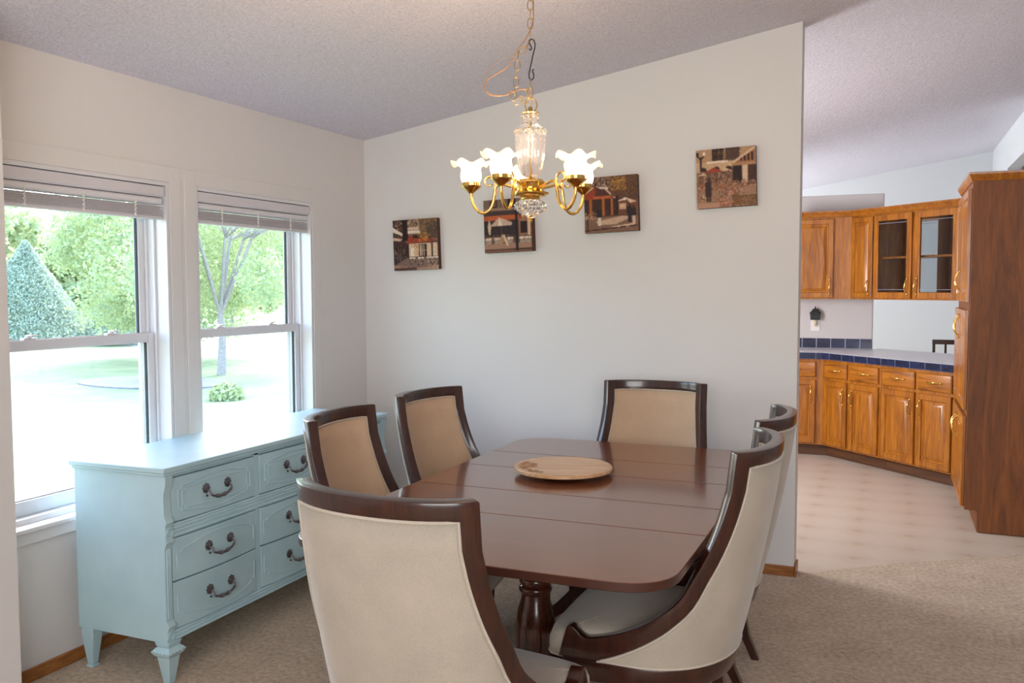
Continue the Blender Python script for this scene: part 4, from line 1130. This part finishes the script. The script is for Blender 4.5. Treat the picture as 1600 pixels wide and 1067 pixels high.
# base of the peninsula seen from the dining side is hidden; simple panel carries the bar overhang
# upper cabinets
UC = -.325; UY = 8.725
r_ = empty('upper_cabinet', (UC - .62, UY, 1.41), 0, 'oak wall cabinet with one raised panel door left of the cabinet bend', 'cabinet', 'oak kitchen wall cabinets')
MB().prism([(0, 0), (.62, 0), (.62, .30), (0, .30)], 0, .75).build('carcass', M['oak'], r_, bevel=.002)
door(r_, .05, .465, .012, .735, None, .435, .115)
r_ = empty('upper_cabinet', (UC, UY, 1.41), A45, 'narrow angled oak wall cabinet with a solid door beside the glass doors', 'cabinet', 'oak kitchen wall cabinets')
MB().prism([(0, 0), (.268, 0), (.268, .31), (.13, .31)], 0, .75).build('carcass', M['oak'], r_, bevel=.002)
door(r_, .008, .262, .012, .735, None, .228, .115)
g_ = empty('glass_cabinet', (UC + .27 * QF, UY - .27 * QF, 1.41), A45, 'angled oak wall cabinet with two see-through glass doors hanging over the bar', 'cabinet')
L = .93; D = .33; m = MB()
m.box(0, .018, .0, D, 0, .75).box(L - .018, L, 0, D, 0, .75).box(.018, L - .018, 0, D, 0, .018).box(.018, L - .018, 0, D, .732, .75)
m.build('carcass', M['oak'], g_, bevel=.001)
m = MB(); m.box(.018, .04, -.001, .018, .018, .732).box(.405, .49, -.001, .018, .018, .732).box(L - .05, L - .018, -.001, .018, .018, .732).box(.04, L - .05, -.001, .018, .69, .732)
m.build('face_frame', M['oak'], g_, bevel=.001)
m = MB(); m.box(.018, .06, D - .018, D, .018, .732).box(.40, .52, D - .018, D, .018, .732).box(L - .06, L - .018, D - .018, D, .018, .732)
m.build('rear_frame', M['oakp'], g_, bevel=.001)
MB().box(.019, L - .019, .03, D - .03, .355, .373).build('shelf', M['oak'], g_, bevel=.001)
door(g_, .012, .432, .012, .735, None, .400, .115, glass=True)
door(g_, .470, .900, .012, .735, None, .500, .115, glass=True)
door(g_, .03, .45, .012, .735, None, glass=True, y=D, back=True, name='rear_door')
door(g_, .47, .90, .012, .735, None, glass=True, y=D, back=True, name='rear_door')
# crown moulding over all wall cabinets
cr = MB(); prof = [(.0, 0), (-.02, .0), (-.024, .012), (-.045, .036), (-.050, .040), (-.050, .052), (0.03, .052)]
def cpt(o, z, i):
    # offset polyline: o<0 outward
    pl = [(UC - .62, UY), (UC, UY), (UC + 1.23 * QF, UY - 1.23 * QF)]
    n0 = Vector((0, 1)); n1 = Vector((QF, QF))
    if i == 0: x, y = pl[0][0], pl[0][1] + o
    elif i == 1:
        b = (n0 + n1); b = b / b.dot(n0); x, y = pl[1][0] + b.x * o, pl[1][1] + b.y * o
    else: x, y = pl[2][0] + n1.x * o, pl[2][1] + n1.y * o
    return (x - UC, y - UY, z)
for i in range(3):
    for o, z in prof: cr.v.append(cpt(o, z, i))
n = len(prof)
for i in range(2):
    for k in range(n): cr.f.append((i * n + k, i * n + (k + 1) % n, (i + 1) * n + (k + 1) % n, (i + 1) * n + k))
cr.f.append(tuple(range(n))[::-1]); cr.f.append(tuple(2 * n + k for k in range(n)))
co = cr.build('crown_moulding', M['oak'], smooth=30); co.location = (UC, UY, 2.16)
tag(co, 'oak crown moulding capping the wall cabinets and bending with them', 'moulding')

# pantry
px0, py0, py1, pd = .455, 6.14, 7.10, .62
pn = empty('pantry_cabinet', (px0, py0, 0), 0, 'tall oak pantry cabinet at the right edge with plain side panel', 'cabinet')
W_ = py1 - py0
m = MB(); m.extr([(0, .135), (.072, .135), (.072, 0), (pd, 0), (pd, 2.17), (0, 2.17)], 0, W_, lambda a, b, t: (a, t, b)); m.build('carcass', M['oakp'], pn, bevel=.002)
# crown
m = MB(); prof = [(0, 0), (-.006, 0), (-.010, .012), (-.022, .034), (-.024, .040), (-.024, .052), (.02, .052), (.02, 0)]
m2 = MB()
rgs = []
for q in range(4):
    ring = []
    for o, z in prof:
        if q == 0: p = (pd, o, z)
        elif q == 1: p = (o, o, z)
        elif q == 2: p = (o, W_ - o, z)
        else: p = (pd, W_ - o, z)
        ring.append((p[0], p[1], 2.162 + z))
    rgs.append(ring)
for q in range(4): m.v += rgs[q]
n = len(prof)
for q in range(3):
    for k in range(n): m.f.append((q * n + k, q * n + (k + 1) % n, (q + 1) * n + (k + 1) % n, (q + 1) * n + k))
m.box(.0, pd, .0, W_, 2.17, 2.205)
m.build('crown', M['oak'], pn, smooth=25)
pe = empty('tmp'); bpy.data.objects.remove(pe)
# doors on the -x face: local frame x_l along -y?  build directly
def pdoor(y0, y1, z0, z1, hy_, hz):
    m = MB(); w, h = y1 - y0, z1 - z0
    m.rings(w, h, [(0, 0.003), (0, .017), (.004, .023), (.048, .023), (.054, .014), (.060, .013), (.085, .022), (.090, .0225)], lambda a, b, d: (-d, y0 + a, z0 + b))
    d = m.build('door', M['oak'], pn, smooth=20)
    p = MB(); pts = []
    for k in range(21):
        t = -1 + 2 * k / 20; a = abs(t); pts.append((-.026 - .028 * (1 - a ** 3), hy_ + .004 * math.sin(t * PI), hz + t * .065))
    p.tube(pts, [.0045 + .0018 * (1 - abs(-1 + 2 * k / 20)) for k in range(21)], 8)
    for s in (-1, 1): p.lathe([(0, .003), (-.0095, .003), (-.0085, -.004), (0, -.006)], (-.024, hy_, hz + s * .065), 12, axis='x'); p.lathe([(0, -.006), (.0055, 0), (0, .006)], (-.029, hy_, hz + s * .077), 10)
    p.build('handle', M['brass'], d, smooth=50)
for (z0, z1, hz) in ((1.425, 2.12, 1.56), (.755, 1.375, 1.26), (.15, .715, .60)):
    pdoor(.03, .475, z0, z1, .44, hz); pdoor(.485, .93, z0, z1, .52, hz)

# outlet + lantern night light on the partition
ol = empty('wall_outlet', (-.652, 9.03, 1.185), 0, 'white outlet plate on the kitchen partition above the tiles', 'outlet')
MB().box(-.043, .043, -.006, -.0005, -.085, .085).build('cover_plate', M['plate'], ol, bevel=.003)
MB().lathe([(0, -.002), (.018, -.002), (.018, .003), (0, .003)], (0, -.008, -.03), 20, axis='y').build('socket', M['plate'], ol)
nl = empty('night_light', (-.652, 9.017, 1.27), 0, 'black lantern shaped plug-in night light over the kitchen counter', 'night light')
m = MB(); m.frustum((0, -.022, -.062), (.043, .020), (0, -.022, -.01), (.045, .020)); m.frustum((0, -.022, -.01), (.052, .020), (0, -.022, .012), (.036, .018))
m.box(-.05, .05, -.03, -.002, .0, .014); m.frustum((0, -.022, .014), (.040, .02), (0, -.022, .038), (.024, .015)); m.frustum((0, -.022, .038), (.026, .016), (0, -.022, .046), (.012, .01)); m.lathe([(0, .044), (.008, .05), (.004, .056), (.006, .062), (0, .070)], (0, -.022, 0), 12)
m.build('lantern_body', M['iron'], nl, bevel=.002)
MB().lathe([(0, -.128), (.006, -.122), (.012, -.108), (.014, -.09), (.010, -.072), (.009, -.060), (0, -.060)], (0, -.022, 0), 16).build('candle_bulb', M['amber'], nl, smooth=60)

# bar chair beyond the peninsula
bc = empty('bar_chair', (.56, 9.55, 0), 0, 'dark slatted chair back showing just above the bar counter', 'chair')
m = MB(); m.box(-.17, .17, -.018, .018, .965, 1.01); m.build('top_rail', M['esp'], bc, bevel=.004)
for x in (-.155, .155): MB().frustum((x, 0, 0), (.018, .018), (x, 0, .985), (.013, .015)).build('leg', M['esp'], bc, bevel=.003); MB().frustum((x, .36, 0), (.018, .018), (x, .36, .62), (.018, .018)).build('leg', M['esp'], bc, bevel=.003)
for x in (-.052, .052): MB().box(x - .010, x + .010, -.008, .008, .64, .97).build('slat', M['esp'], bc, bevel=.002)
MB().box(-.19, .19, -.01, .39, .60, .645).build('seat', M['esp'], bc, bevel=.01)

# ------------------------------------------------------------------ outside
GZ = -.55
def grassmat():
    m, nt, b = nm('lawn'); v = coords(nt); n = noise(nt, v, 1.2, 6, .7); n2 = noise(nt, v, 40, 3)
    nt.links.new(ramp(nt, n, [(.3, srgb(104, 122, 86)), (.7, srgb(132, 146, 108))]), b.inputs['Base Color']); b.inputs['Roughness'].default_value = .9
    bump(nt, b, n2, .5, .05); return m
M['grass'] = grassmat()
MB().box(-120, XL - T - .0, -60, 140, GZ - .1, GZ).build('ground', M['grass'], smooth=0, kind='structure')
M['gravel'] = plain('gravel drive', srgb(190, 184, 182), .95, var=.2, nscale=30)
M['mulch'] = plain('mulch', srgb(126, 124, 128), .95, var=.3, nscale=20)
MB().prism([(-36, 26), (-9, 22), (-9, 27), (-36, 33)], GZ - .02, GZ + .015).build('ground_drive', M['gravel'], smooth=0, kind='structure')
MB().prism([(-14.9 + 1.9 * math.cos(k * PI / 12), 14.9 + 1.1 * math.sin(k * PI / 12)) for k in range(24)], GZ - .02, GZ + .03).build('ground_bed', M['mulch'], smooth=0, kind='structure')
def leafmat(name, a, b_):
    m = bpy.data.materials.new(name); m.use_nodes = True; nt = m.node_tree; b = nt.nodes['Principled BSDF']
    v = coords(nt); n = noise(nt, v, 1.3, 3); n2 = noise(nt, v, 9, 2)
    mx = nt.nodes.new('ShaderNodeMix'); mx.data_type = 'FLOAT'; mx.inputs[0].default_value = .5; nt.links.new(n, mx.inputs[2]); nt.links.new(n2, mx.inputs[3])
    c = ramp(nt, mx.outputs[0], [(.35, a), (.65, b_)]); nt.links.new(c, b.inputs['Base Color']); b.inputs['Roughness'].default_value = .6
    t = nt.nodes.new('ShaderNodeBsdfTranslucent'); nt.links.new(c, t.inputs[0])
    ms = nt.nodes.new('ShaderNodeMixShader'); ms.inputs[0].default_value = .4; nt.links.new(b.outputs[0], ms.inputs[1]); nt.links.new(t.outputs[0], ms.inputs[2])
    nt.links.new(ms.outputs[0], nt.nodes['Material Output'].inputs[0]); return m
M['leafy'] = leafmat('glare-paled leaves', srgb(140, 160, 116), srgb(196, 206, 156))  # tones paled to put window-glare haze into the leaf colour
M['leafb'] = leafmat('glare-paled blue green needles', srgb(150, 168, 150), srgb(182, 196, 176))  # needle colour paled the same way for glare haze
M['bark'] = plain('bark', srgb(150, 142, 138), .9, var=.25, nscale=20)
def tree(x, y, h, rc, seed, label, leaf='leafy', n=9000, low=.25, ls=.10, conifer=False, forks=5):
    rnd = random.Random(seed); root = empty('tree' if not conifer else 'conifer', (x, y, GZ), 0, label, 'tree', 'trees across the lawn')
    t = MB(); tips = []
    if conifer:
        t.tube([(0, 0, 0), (0, 0, h * .95)], [.12, .02], 8)
    else:
        hb = h * low
        t.tube([(0, 0, 0), (.03, .02, hb * .6), (0, 0, hb)], [.12, .09, .08], 10)
        for k in range(forks):
            a = 2 * PI * k / forks + rnd.uniform(-.4, .4); q = rnd.uniform(.35, .75) * rc
            p1 = (q * .35 * math.cos(a), q * .35 * math.sin(a), hb + (h - hb) * .3); p2 = (q * math.cos(a), q * math.sin(a), hb + (h - hb) * rnd.uniform(.6, .8))
            t.tube([(0, 0, hb * .97), p1, p2], [.05, .035, .012], 7)
            for _ in range(4):
                b = a + rnd.uniform(-1.2, 1.2); p3 = (p1[0] + rc * .5 * math.cos(b), p1[1] + rc * .5 * math.sin(b), p1[2] + rnd.uniform(.3, 1.4))
                t.tube([p1, p3], [.02, .007], 5); tips.append(p3)
            tips.append(p2)
    t.build('trunk', M['bark'], root)
    L = MB()
    blobs = []
    if not conifer:
        for _ in range(34):
            a = rnd.uniform(0, 2 * PI); e = rnd.uniform(-.75, 1); q = rc * math.sqrt(max(0, 1 - e * e)) * rnd.uniform(.4, .95)
            zc0 = h * (low * .8 + (1 - low * .8) * .5); blobs.append((q * math.cos(a), q * math.sin(a), zc0 + e * (h * (1 - low * .8) * .5) * .9, rc * rnd.uniform(.2, .34)))
    for i in range(n):
        if conifer:
            z = h * (1 - rnd.random() ** .55 * .97) ; rr_ = (1 - z / h) * rc * rnd.uniform(.5, 1.05) + .05; a = rnd.uniform(0, 2 * PI); p = Vector((rr_ * math.cos(a), rr_ * math.sin(a), z))
        else:
            bx_, by_, bz_, br_ = rnd.choice(blobs)
            d = Vector((rnd.gauss(0, 1), rnd.gauss(0, 1), rnd.gauss(0, 1))).normalized() * br_ * rnd.uniform(.5, 1.1); p = Vector((bx_, by_, bz_)) + d
        s = ls * rnd.uniform(.6, 1.3); u = Vector((rnd.gauss(0, 1), rnd.gauss(0, 1), rnd.gauss(0, 1))).normalized(); w = u.orthogonal().normalized(); 
        o = len(L.v); L.v += [p - u * s, p + w * s * .55, p + u * s, p - w * s * .55]; L.f.append((o, o + 1, o + 2, o + 3))
    L.build('foliage', M[leaf], root, smooth=0, fix=False)
tree(-19.5, 20.0, 6.3, 3.3, 1, 'broad bright green tree across the lawn in the left window', n=34000, ls=.065, low=.12)
tree(-14.8, 17.0, 7.4, 3.1, 2, 'leafy tree with forking bare branches in the right window', n=30000, low=.2, ls=.055, forks=7)
tree(-29.5, 23.5, 3.9, 2.4, 3, 'rounded blue green conifer left of the broad lawn tree', 'leafb', n=30000, ls=.055, conifer=True)
tree(-26.6, 25.4, 3.2, 1.8, 4, 'smaller conifer partly behind the broad lawn tree', 'leafb', n=24000, ls=.055, conifer=True)
tree(-36.0, 25.0, 6.0, 3.5, 5, 'distant pale tree at the left edge of the left window', n=9000, ls=.2)
for i, (x, y) in enumerate(((-40, 36), (-34, 40), (-28, 43), (-22, 46), (-16, 48))):
    tree(x, y, 6.5 + (i % 2), 3.3, 20 + i, ('tree in the distant tree line, far left behind the conifers', 'tree in the distant tree line, left of the trunk branches', 'tree in the distant tree line behind the broad green tree', 'tree in the distant tree line behind the forked tree', 'tree in the distant tree line at the right end')[i], n=6000, ls=.24, low=.05)
sh = MB(); rnd = random.Random(7)
for i in range(900):
    d = Vector((rnd.gauss(0, 1), rnd.gauss(0, 1), abs(rnd.gauss(0, 1)))).normalized() * .33 * rnd.uniform(.5, 1); u = Vector((rnd.gauss(0, 1), rnd.gauss(0, 1), rnd.gauss(0, 1))).normalized() * .06; w = u.orthogonal().normalized() * .035
    o = len(sh.v); sh.v += [d - u, d + w, d + u, d - w]; sh.f.append((o, o + 1, o + 2, o + 3))
so = sh.build('shrub', M['leafy'], smooth=0, fix=False); so.location = (-11.4, 13.2, GZ); tag(so, 'small round green shrub out on the lawn in the right window', 'shrub')

# ------------------------------------------------------------------ light
w = bpy.data.worlds.new('world'); SC.world = w; w.use_nodes = True; nt = w.node_tree
sky = nt.nodes.new('ShaderNodeTexSky'); sky.sky_type = 'NISHITA'; sky.sun_disc = False; sky.sun_elevation = R(50); sky.sun_rotation = R(-30); sky.air_density = 1.0; sky.dust_density = 2.0
bg = nt.nodes['Background']; nt.links.new(sky.outputs[0], bg.inputs[0]); bg.inputs[1].default_value = 2.0
def light(kind, name, loc, energy, col, rot=None, target=None, size=None, size_y=None, **kw):
    L = bpy.data.lights.new(name, kind); L.energy = energy; L.color = col
    if kind == 'AREA':
        L.shape = 'RECTANGLE'; L.size = size; L.size_y = size_y or size
    for k, v in kw.items(): setattr(L, k, v)
    o = bpy.data.objects.new(name, L); COL.objects.link(o); o.location = loc
    if target is not None: o.rotation_euler = (Vector(target) - Vector(loc)).to_track_quat('-Z', 'Y').to_euler()
    elif rot: o.rotation_euler = rot
    return o
light('SUN', 'sun', (0, 0, 20), 3.0, (1, .96, .88), target=Vector((0, 0, 20)) + Vector((.15, -.85, -.60)), angle=R(.6))
# daylight entering through the two windows
for (a, b) in (W1, W2):
    p_ = light('AREA', 'window_portal', (XL - T - .02, (a + b) / 2, 1.30), 1, (1, 1, 1), target=(0, (a + b) / 2, 1.30), size=1.38, size_y=.9)
    p_.data.cycles.is_portal = True
# added soft fill behind the camera, kitchen window daylight, far room area lamp
light('AREA', 'living_room_fill', (.6, -2.3, 1.7), 150, (.97, .98, 1), target=(-.9, 4.8, 1.5), size=3.2, size_y=1.6)
light('AREA', 'kitchen_window_daylight', (-2.6, 6.2, 1.5), 100, (.95, .97, 1), target=(.4, 6.9, 2.0), size=1.3, size_y=1.0)
light('AREA', 'far_room_area', (-2.7, 10.6, 1.5), 85, (.93, .97, 1), target=(.5, 11.2, 2.0), size=1.8, size_y=1.2)
SC.view_settings.view_transform = 'Standard'; SC.view_settings.look = 'None'; SC.view_settings.exposure = 0; SC.view_settings.gamma = 1
